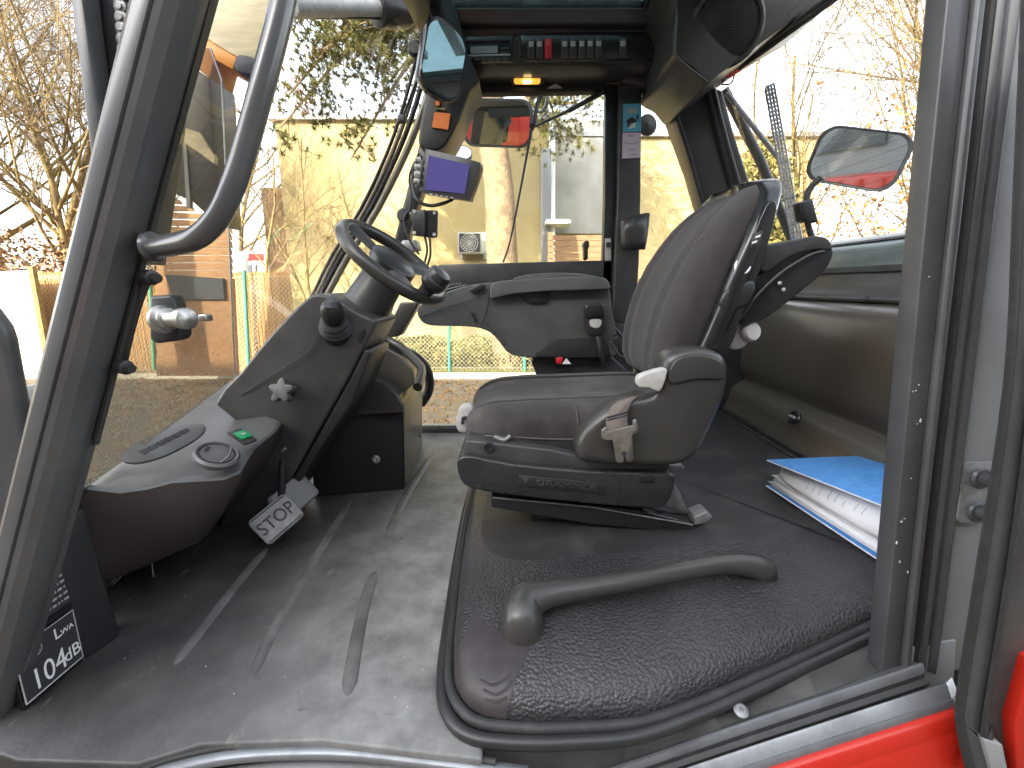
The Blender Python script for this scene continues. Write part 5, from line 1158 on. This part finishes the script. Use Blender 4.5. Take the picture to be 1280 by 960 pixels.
tube('guard_stay', [U(908, 116, 2.0), U(935, 150, 2.0), U(975, 200, 2.0)], .010, M['mesh_grey'], pg, sm=0)

# ================================================================== OUTSIDE : ground, buildings, fences, plants
def sheet_z(name, pts, z, m, kind='structure'):
    o = mesh_obj(name, [V(x, y, z) for x, y in pts], [tuple(range(len(pts)))], m, None, smooth=0); o['kind'] = kind; return o
sheet_z('ground', [(-800, -800), (800, -800), (800, 800), (-800, 800)], GZ, M['asphalt'])
sheet_z('paved_yard', [(-9, 1.5), (9, 1.5), (9, 8.4), (-9, 8.4)], GZ+.004, M['paving'])
sheet_z('lawn', [(-20, 8.6), (16, 8.6), (16, 13.9), (-20, 13.9)], GZ+.006, M['lawn'])
tag(box('kerb', (-1, 8.5, GZ+.05), (18, .12, .10), M['wall_grey']), kind='structure')
# grass blades and fallen leaves
random.seed(21)
mb = MB()
for i in range(16000):
    x, y = random.uniform(-12, 6), random.uniform(8.7, 13.8); h = random.uniform(.03, .12); a = random.uniform(0, 6.28); w2 = .008
    d = V(math.cos(a), math.sin(a), 0)
    mb.v += [V(x, y, GZ)-d*w2, V(x, y, GZ)+d*w2, V(x, y, GZ+h)+d*random.uniform(-.04, .04)]; k = len(mb.v); mb.f.append((k-3, k-2, k-1))
mb.build('grass', M['lawn'], None, smooth=0)['kind'] = 'stuff'
# hall facing us
YB = 14.0
def bx3(name, x0, x1, y0, y1, z0, z1, m, parent=None, **k): return box(name, ((x0+x1)/2, (y0+y1)/2, (z0+z1)/2), (x1-x0, y1-y0, z1-z0), m, parent, **k)
X = lambda px, py, Y: U(px, py, Y).x
Zp = lambda px, py, Y: U(px, py, Y).z
b1 = thing('cream_building', 'long cream rendered building with flat roof edge behind the yard', 'building', (-1, YB, GZ))
xL, xM = X(358, 300, YB), X(684, 300, YB); zT = Zp(430, 151, YB)
bx3('wall', xL, xM, YB, YB+8, GZ, zT, M['wall'], b1)
bx3('roof', xL-.15, xM, YB-.15, YB+8, zT, zT+.10, M['steel_dull'], b1)
bx3('shaded_side_wall', X(337, 300, YB+.5), xL-.01, YB+.3, YB+1.2, GZ, Zp(350, 232, YB), M['wood'], b1)  # side wall of the building, its shade put into the brown colour
pix('downpipe', [(676, 185), (689, 185), (689, 330), (678, 330), (676, 330)], YB-.12, YB-.02, M['steel_dull'], b1, bevel=.02)
pix('window_frame', [(686, 170), (694, 170), (694, 335), (686, 335)], YB-.08, YB, M['white'], b1)
b2 = thing('pale_annex', 'pale rendered annex with darker upper panel right of the downpipe', 'building', (3, YB+.6, GZ))
x3 = X(1010, 300, YB+.6)
bx3('wall', xM+.02, x3, YB+.6, YB+7, GZ, Zp(800, 172, YB+.6), M['wall'], b2)
bx3('roof', xM+.02, x3+.1, YB+.45, YB+7, Zp(800, 172, YB+.6), Zp(800, 172, YB+.6)+.12, M['steel_dull'], b2)
pix('grey_panel', [(692, 150), (764, 150), (764, 292), (692, 292)], YB+.5, YB+.597, M['wall_grey'], b2)
pix('ledge', [(683, 274), (714, 274), (714, 279), (683, 279)], YB-.6, YB+.4, M['white'], b2)
# timber balustrade in front of the annex : single boards
wf = thing('timber_fence', 'orange brown fence of horizontal timber boards before the pale annex', 'fence', (3.2, 12.6, GZ))
for k in range(7):
    y0 = 294 + k*7.4
    o = pix('board', [(686, y0), (850, y0-1), (850, y0+5.6), (686, y0+6.4)], 12.6, 12.63, M['wood'], wf, smooth=0)
for x in (688, 765, 846):
    pix('post', [(x-3, 290), (x+3, 290), (x+3, 420), (x-3, 420)], 12.64, 12.72, M['wood'], wf)
# air conditioning unit on the cream wall
au = thing('air_conditioner', 'white outdoor air conditioning unit with round fan grille on the cream building', 'air conditioner', U(592, 305, YB-.2))
pix('unit_housing', [(572, 290), (612, 290), (612, 317), (572, 317)], YB-.5, YB-.08, M['ac'], au, bevel=.02)
pix('fan_recess', [(574, 292), (600, 292), (600, 315), (574, 315)], YB-.52, YB-.5, M['ink'], au, smooth=0)
ctr = U(586.5, 303.5, YB-.53)
for rr2 in (.06, .12, .18, .24):
    tube('fan_ring', [ctr + V(rr2*math.cos(a), 0, rr2*math.sin(a)) for a in [R(15*k) for k in range(25)]], .012, M['ac'], au, sm=0, seg=5)
for k in range(8):
    a = R(22.5*k); tube('fan_spoke', [ctr + V(.26*math.cos(a), .005, .26*math.sin(a)), ctr - V(.26*math.cos(a), -.005, .26*math.sin(a))], .008, M['ac'], au, sm=0, seg=5)
for x in (577, 606):
    pix('wall_bracket', [(x-1, 317), (x+1, 317), (x+1, 324), (x-1, 324)], YB-.5, YB-.05, M['steel_dull'], au)
pix('housing_grille', [(602, 293), (610, 293), (610, 314), (602, 314)], YB-.51, YB-.5, M['wall_grey'], au)
# hall behind the photographer, shading the truck (its wall shows in the truck's mirrors)
hb = thing('warehouse_hall', 'grey clad warehouse hall opposite, mirrored in the truck mirrors', 'building', (-4, -9, GZ))
bx3('hall_wall', -26, 22, -16, -9, GZ, 8.2, M['hall'], hb)
for k in range(8):
    bx3('hall_window', -20+k*5, -17.5+k*5, -8.98, -8.9, 1.2, 2.6, M['car_glass'], hb)
bx3('hall_roof', -26.2, 22.2, -16, -8.8, 8.2, 8.4, M['steel_dull'], hb)
for dx, lb in ((0, 'unseen red ribbed skip added to redden the wide exterior mirror'), (-3.2, 'second unseen red skip added to redden the rear view mirror')):
    rs = thing('mirror_skip', lb, 'skip', (-2.6+dx, -7, GZ), 'red skips added for the mirrors')  # skips out of view, added only to put red into the mirrors
    zs = 1.0 if dx == 0 else .62
    MB().prism([V(-4.2+dx, -7.8, zs), V(-1.2+dx, -7.8, zs), V(-1.6+dx, -7.8, GZ+.1), V(-3.8+dx, -7.8, GZ+.1)], (0, 1.4, 0)).build('skip_body', M['red'], rs, bevel=.03)
    for k in range(5):
        bx3('skip_rib', -3.7+dx+k*.5, -3.6+dx+k*.5, -6.4, -6.33, GZ+.15, zs-.05, M['red'], rs)
# fences
def chain_fence(x0, x1, Y, zt, cell=.07, name='wire_fence', label='', r=.0022, hgt=None, parent=None):
    t = thing(name, label, 'fence', ((x0+x1)/2, Y, GZ)); mb = MB(); h = zt-GZ
    n = int((x1-x0+h)/cell)
    for i in range(n):
        xs = x0 - h + i*cell*1.0
        for s_ in (0, 1):
            ax, az, bx_, bz = xs, GZ, xs+h, zt
            if ax < x0: az += x0-ax; ax = x0
            if bx_ > x1: bz -= bx_-x1; bx_ = x1
            if bz <= az: continue
            if s_: ax, bx_ = x0+x1-ax, x0+x1-bx_
            mb.tube([V(ax, Y+.004*s_, az), V(bx_, Y+.004*s_, bz)], r, 3, cap=False)
    o = mb.build('wire_mesh', M['wire'], t, smooth=0); o['kind'] = 'stuff'
    for z in (zt, GZ+.08):
        tube('tension_wire', [V(x0, Y, z), V(x1, Y, z)], .004, M['wire'], t, sm=0, seg=5)
    return t
YF = 9.0
cf = chain_fence(X(0, 400, YF)-1, X(372, 400, YF), YF, Zp(300, 345, YF), label='wire mesh fence with a green post on the left side of the yard', cell=.09, r=.004)
for x in (308, 190):
    tube('fence_post', [U(x+3, 462, YF-.03), U(x-3, 338, YF-.03)], .035, M['green_steel'], cf, sm=0, seg=10)
cf2 = chain_fence(X(470, 440, YF+.2), X(668, 440, YF+.2), YF+.2, Zp(560, 404, YF+.2), label='low wire mesh fence before the ivy, seen under the side console', cell=.085, r=.003)
for x in (561, 480, 655):
    tube('fence_post', [U(x+1, 470, YF+.17), U(x, 400, YF+.17)], .028, M['green_steel'], cf2, sm=0, seg=10)
ss = thing('reed_screen', 'orange brown reed screen fixed behind the wire mesh fence', 'screen', (X(200, 400, YF+.1), YF+.1, GZ))
mb = MB(); random.seed(5)
x = X(36, 400, YF+.12); xe = X(368, 400, YF+.12)
while x < xe:
    w2 = random.uniform(.018, .03); h = Zp(200, 340, YF+.1) + random.uniform(-.02, .02)
    mb.box(V(x, YF+.12+random.uniform(-.01, .01), (GZ+h)/2), (w2*.92, .02, h-GZ)); x += w2
o = mb.build('reed', M['bamboo'], ss, smooth=0); o['kind'] = 'stuff'
wb = thing('white_board', 'large white board with wooden edge post leaning at the left fence', 'board', (X(25, 400, YF-.3), YF-.3, GZ))
pix('board_panel', [(-60, 342), (36, 338), (58, 468), (-60, 468)], YF-.35, YF-.30, M['tank'], wb)
pix('edge_post', [(34, 333), (40, 333), (64, 466), (57, 468)], YF-.37, YF-.29, M['bark'], wb)
# parked cars beyond the fence
def car(name, label, px0, px1, ytop, Y, m, van=False):
    t = thing(name, label, 'car', (X((px0+px1)/2, 330, Y), Y, GZ))
    x0, x1 = X(px0, 330, Y), X(px1, 330, Y); L_ = x1-x0; zt = Zp(px0, ytop, Y); H = zt-GZ
    pr3 = [(0, .28), (0, .55), (.03, .62), (.20, .68), (.32, .97), (.45, 1.0), (.72, .99), (.90, .66), (.985, .62), (1, .5), (1, .25), (.9, .16), (.1, .16)]
    if van: pr3 = [(0, .2), (0, .45), (.10, .55), (.20, .95), (.28, 1), (.98, 1), (1, .95), (1, .2), (.9, .12), (.1, .12)]
    MB().prism([V(x0+a*L_, Y, GZ+b*H) for a, b in pr3], (0, 1.7, 0)).build('car_body', m, t, bevel=.06, bseg=3)
    gl = [(.24, .70), (.34, .94), (.46, .965), (.52, .965), (.52, .70)] if not van else [(.13, .58), (.21, .92), (.34, .92), (.34, .58)]
    MB().prism([V(x0+a*L_, Y-.012, GZ+b*H) for a, b in gl], (0, .02, 0)).build('car_window', M['car_glass'], t)
    gl = [(.55, .70), (.55, .965), (.71, .955), (.84, .70)] if not van else [(.38, .58), (.38, .92), (.60, .92), (.60, .58)]
    MB().prism([V(x0+a*L_, Y-.012, GZ+b*H) for a, b in gl], (0, .02, 0)).build('car_window', M['car_glass'], t)
    for a in (.19, .80):
        lathe('wheel', [(.30, 0), (.33, .05), (.33, .2), (.30, .24)], V(x0+a*L_, Y-.03, GZ+.33), (0, 1, 0), M['rubber'], t, 20)
car('parked_car', 'white car behind the reed screen, left of the front pillar', -10, 140, 322, 15.5, M['car_white'])
car('parked_van', 'white van beyond the wire mesh fence, right of the front pillar', 262, 350, 314, 19, M['car_white'], True)
sg = thing('red_sign', 'small red and white sign above the white van', 'sign', U(319, 322, 17))
pix('sign_face', [(310, 317), (330, 317), (330, 326), (310, 326)], 17, 17.03, M['gable'], sg)
pix('sign_band', [(310, 326.5), (330, 326.5), (330, 331), (310, 331)], 17, 17.03, M['white'], sg)
tube('sign_pole', [U(320, 331, 17.02), U(320, 400, 17.02)], .04, M['steel_dull'], sg, sm=0, seg=8)
# plank-like reflection in the glass, built as a solid shed behind it
sh2 = thing('shed_reflection', 'brown plank reflection with dark window, built as a solid shed behind the side glass', 'shed', (X(240, 380, 7.5), 7.6, GZ))
for k in range(11):
    y0 = 246 + k*9.2; xl = 196; xr = 205 + min(1, (k+1)/5.)*82
    pix('reflected_plank', [(xl, y0), (min(xr, 288), y0 + (0 if k > 4 else 3)), (min(xr+4, 289), y0+8.6), (xl, y0+8.4)], 7.6 + .01*(k % 2), 7.66, M['wood'], sh2, smooth=0)
pix('reflected_wall', [(196, 348), (290, 348), (296, 470), (196, 470)], 7.62, 7.7, M['wood'], sh2)
pix('reflected_window', [(206, 343), (278, 348), (280, 374), (216, 374)], 7.56, 7.62, M['car_glass'], sh2)
tl = pix('teal_tub', [(344, 392), (350, 388), (358, 390), (360, 402), (352, 407), (343, 405)], 9.6, 10.0, M['teal'], None, bevel=.03); tag(tl, 'small pale teal plastic tub on the lawn by the mesh fence', 'tub')

# ---------------------------------------------------------------- trees
def grow(trk, twg, p, d, L_, r, lev, maxlev, nb, spread, up, jit, leaves=None, ends=None):
    n = 4 if lev else 9
    pts = [p]; q = p.copy(); dd = d.normalized()
    for i in range(n):
        dd = (dd + V(random.gauss(0, jit), random.gauss(0, jit), random.gauss(0, jit)*.6 + up)).normalized()
        q = q + dd*(L_/n); pts.append(q.copy())
    rs = [r*(1-.72*i/n) for i in range(n+1)]
    (trk if r > .018 else twg).tube(pts, rs, 6 if r > .03 else 3, cap=False)
    if lev >= maxlev:
        if ends is not None: ends.append(q)
        return
    k = nb[min(lev, len(nb)-1)]
    for j in range(k):
        t = (.25 if lev == 0 else .15) + (.75 if lev == 0 else .85)*(j+random.random())/k
        i = min(int(t*n), n-1); b = pts[i].lerp(pts[i+1], t*n-i)
        ax = (pts[i+1]-pts[i]).normalized()
        o = V(random.gauss(0, 1), random.gauss(0, 1), random.gauss(0, .5)); o = (o - ax*o.dot(ax)).normalized()
        s = random.uniform(*spread)
        nd_ = (ax*math.cos(s) + o*math.sin(s))
        grow(trk, twg, b, nd_, L_*random.uniform(.38, .62)*(1.15-.4*t), max(.0032, r*(1-.6*t)*random.uniform(.38, .6)), lev+1, maxlev, nb, spread, up, jit*1.1, leaves, ends)
def bare_tree(name, label, base, H, r, seed, stems=1, nb=(14, 7, 6, 4), maxlev=4, spread=(.45, 1.0), up=.06, jit=.10, lean=(0, 0), leafm=None, nleaf=0, lr=(.02, .05), group=None, zmax=None, bark='bark', twig='twig'):
    random.seed(seed); t = thing(name, label, 'tree', base, group); trk, twg = MB(), MB(); ends = []
    for s in range(stems):
        d = V(lean[0]+random.uniform(-.16, .16)*(stems > 1), lean[1]+random.uniform(-.1, .1)*(stems > 1), 1)
        grow(trk, twg, V(*base)+V(random.uniform(-.12, .12)*(stems > 1), 0, 0), d, H*random.uniform(.85, 1.05), r*(1 if s == 0 else .75), 0, maxlev, nb, spread, up, jit, None, ends)
    trk.build('trunk', M[bark], t, smooth=80); tw = twg.build('twigs', M[twig], t, smooth=0); tw['kind'] = 'stuff'
    if leafm:
        mb = MB()
        cand = [e for e in ends if zmax is None or e.z < zmax]
        for i in range(nleaf):
            c = random.choice(cand) + V(random.gauss(0, .12), random.gauss(0, .12), random.gauss(0, .1)); leaf(mb, c, random.uniform(*lr))
        o = mb.build('leaves', M[leafm], t, smooth=0); o['kind'] = 'stuff'
    return t
def leaf(mb, c, s):
    a = V(random.gauss(0, 1), random.gauss(0, 1), random.gauss(0, 1)).normalized(); b = a.orthogonal().normalized()
    b = (Quaternion(a, random.uniform(0, 6.28)) @ b)
    k = len(mb.v); mb.v += [c-a*s, c+b*s*.55, c+a*s, c-b*s*.55]; mb.f.append((k, k+1, k+2, k+3))
def gp(px, Y): return (X(px, 400, Y), Y, GZ)
bare_tree('bare_tree', 'tall bare many stemmed tree with yellowish bark at the left edge', gp(16, 11.5), 9.5, .14, 31, stems=4, nb=(18, 9, 7, 5))
bare_tree('bare_tree', 'bare forked tree right beside the lift mast, left of front pillar', gp(84, 10.8), 8.0, .12, 44, stems=3, nb=(17, 9, 7, 4))
bare_tree('bare_tree', 'slim bare tree behind the mesh fence near the teal tub', gp(328, 11.5), 5.0, .06, 52, nb=(15, 7, 5, 3), maxlev=3)
bare_tree('bare_tree', 'grey bare tree far behind the upper windscreen, left of the cream building', gp(290, 19), 9.0, .12, 58, nb=(15, 8, 5, 3), bark='twig')
# right hand trees behind the rear window
bare_tree('bare_tree', 'tall pale bare tree with several stems right of the rear view mirror', gp(1128, 7.2), 7.5, .085, 63, stems=4, nb=(14, 7, 5, 3), leafm='leaf_brown', nleaf=1500, zmax=2.4, lr=(.02, .045))
bare_tree('bare_tree', 'thin bare tree with spreading twigs behind the rear view mirror', gp(1075, 8.2), 6.5, .06, 71, stems=2, nb=(14, 7, 5, 3), lean=(-.12, 0))
bare_tree('bare_tree', 'thin leaning bare tree left of the rear view mirror', gp(1030, 7.0), 5.2, .05, 76, stems=2, nb=(12, 7, 5, 3), lean=(-.22, 0))
bare_tree('bare_tree', 'bare orange leaved sapling beside the door pillar', gp(1165, 6.2), 3.6, .04, 83, stems=3, nb=(12, 6, 4, 3), maxlev=3, leafm='leaf_brown', nleaf=1600, lr=(.02, .045), lean=(-.1, 0))
bare_tree('bare_tree', 'slender pale stem before the annex in the quarter window', gp(838, 11.0), 3.4, .05, 90, nb=(7, 4, 3), maxlev=2, lean=(-.1, 0))
# rusty hedge left, ivy bank behind the low fence, ochre bank behind the rear pillar
def bank(name, label, cat, x0, x1, y0, y1, z0, z1, n, s, m, seed, kind=None):
    random.seed(seed); mb = MB()
    for i in range(n):
        x = random.uniform(x0, x1); f = .75+.25*math.sin(x*3.1)*math.sin(x*1.7+1); y = random.uniform(y0, y1); z = z0 + (z1-z0)*f*random.random()**.7
        leaf(mb, V(x, y, z), random.uniform(*s))
    o = mb.build(name, M[m], None, smooth=0)
    if kind: o['kind'] = kind
    else: tag(o, label, cat)
    return o
bank('beech_hedge', 'rust leaved hedge behind the reed screen at the left', 'hedge', X(-40, 300, 10.5), X(200, 300, 10.5), 10.0, 11.2, GZ, Zp(50, 232, 10.5), 9000, (.03, .07), 'leaf_rust', 8)
bank('ivy', 'yellow green ivy bank', 'ivy', X(440, 440, 10.5), X(690, 440, 10.5), 9.4, 12.5, GZ, GZ+.55, 12000, (.025, .06), 'ivy', 9, 'stuff')
bank('dry_bush', 'ochre leaved bush behind the perforated guard strip', 'bush', X(905, 250, 6.0), X(1005, 250, 6.0), 5.8, 7.2, GZ, Zp(950, 40, 6.0), 12000, (.03, .06), 'ivy', 12)
bank('fallen_leaves', '', '', -7, 3, 4.5, 8.4, GZ+.006, GZ+.03, 5200, (.015, .035), 'leaf_brown', 14, 'stuff')
# pine with a pale trunk before the cream building; its boughs hang into the windscreen
pt = thing('pine_tree', 'big pine with pale flaky trunk and drooping needle boughs before the cream building', 'pine', gp(632, 9.8))
random.seed(17)
tb = [V(*gp(636, 9.8)), U(628, 330, 9.8), U(624, 240, 9.8), U(614, 160, 9.8), U(612, 90, 9.8), U(606, 10, 9.8), U(600, -120, 9.8)]
MB().tube(cr(tb, 6), [.34, .32, .29, .27, .25, .22, .16], 12).build('trunk', M['pine_bark'], pt, smooth=80)
boughs, needles = MB(), MB()
def tuft(c, s, n=26):
    for i in range(n):
        d = V(random.gauss(0, 1), random.gauss(0, 1), random.gauss(0, .8)+.1).normalized(); w = d.orthogonal().normalized()*.0085
        e = c + d*s*random.uniform(.6, 1.1); k = len(needles.v)
        needles.v += [c-w, c+w, e]; needles.f.append((k, k+1, k+2))
def bough(a, b, r, clumps, spreadv, sag=.2):
    clumps = int(clumps*1.3)
    a, b = Vector(a), Vector(b); m_ = a.lerp(b, .5) + V(0, 0, sag)
    P = cr([a, m_, b], 8); boughs.tube(P, [r, r*.7, r*.25], 6)
    for i in range(clumps):
        t = random.uniform(.25, 1); q = P[min(int(t*16), 16)]
        c = q + V(random.gauss(0, spreadv), random.gauss(0, spreadv), random.gauss(0, spreadv)*.6 - .05)
        boughs.tube([q, q.lerp(c, .6)+V(0, 0, .04), c], [.012, .008, .004], 3)
        for j in range(7):
            tuft(c + V(random.gauss(0, .17), random.gauss(0, .17), random.gauss(0, .11)), .13)
T0 = lambda y: U(612, y, 9.8)
for (ex, ey, Y, cl_, sv) in ((460, 62, 9.2, 26, .34), (392, 70, 8.8, 46, .42), (360, 120, 8.6, 40, .36), (420, 45, 9.4, 40, .40), (350, 160, 8.8, 24, .30), (438, 200, 9.4, 26, .17),
                         (480, 110, 9.4, 30, .35), (508, 40, 9.8, 24, .35), (400, 8, 9.0, 30, .4), (730, 150, 10.2, 60, .42), (745, 120, 10.0, 50, .36), (705, 178, 10.4, 40, .30), (690, 125, 10.4, 40, .34), (760, 40, 10, 30, .5), (560, -40, 9, 30, .6), (700, -60, 10, 30, .6), (820, 118, 10.5, 8, .25), (640, 70, 9.5, 20, .4), (420, -60, 9.6, 60, .7), (500, -90, 10.4, 60, .8), (340, -40, 9.2, 50, .6), (440, 20, 10.6, 50, .5), (560, -150, 9.6, 60, .8), (480, 75, 10.2, 40, .4)):
    bough(T0(random.uniform(-110, 60)), U(ex, ey, Y), .055, cl_, sv, sag=.35)
boughs.build('boughs', M['pine_bark'], pt, smooth=80)
o = needles.build('needles', M['needle'], pt, smooth=0); o['kind'] = 'stuff'
# second pine, added out of view so its crown throws dappled shade on the cream wall
pt2 = thing('pine_tree', 'second tall pine added out of view left of the truck to shade the cream wall', 'pine', (-7.2, 4.6, GZ))
random.seed(29)
MB().tube(cr([V(-7.2, 4.6, GZ), V(-7.1, 4.7, 3), V(-7.0, 4.8, 6), V(-6.9, 4.9, 9.5)], 5), [.26, .22, .18, .08], 10).build('trunk', M['pine_bark'], pt2, smooth=80)
boughs, needles = MB(), MB()
for i in range(34):
    a = random.uniform(0, 6.28); z = random.uniform(4.6, 9.6); l_ = random.uniform(1.2, 2.4)*(1.1-.5*(z-4.6)/5)
    bough(V(-7.0, 4.8, z-.2), V(-7.0+l_*math.cos(a), 4.8+l_*.8*math.sin(a), z+random.uniform(-.3, .4)), .04, 13, .26, sag=.1)
boughs.build('boughs', M['pine_bark'], pt2, smooth=80)
needles.build('needles', M['needle'], pt2, smooth=0)['kind'] = 'stuff'
# tree behind the hall whose shade falls on the cream wall
bare_tree('bare_tree', 'tall bare tree between yard and cream building, left of the pine', gp(395, 12.2), 5.5, .06, 97, stems=2, nb=(12, 7, 5), maxlev=3)
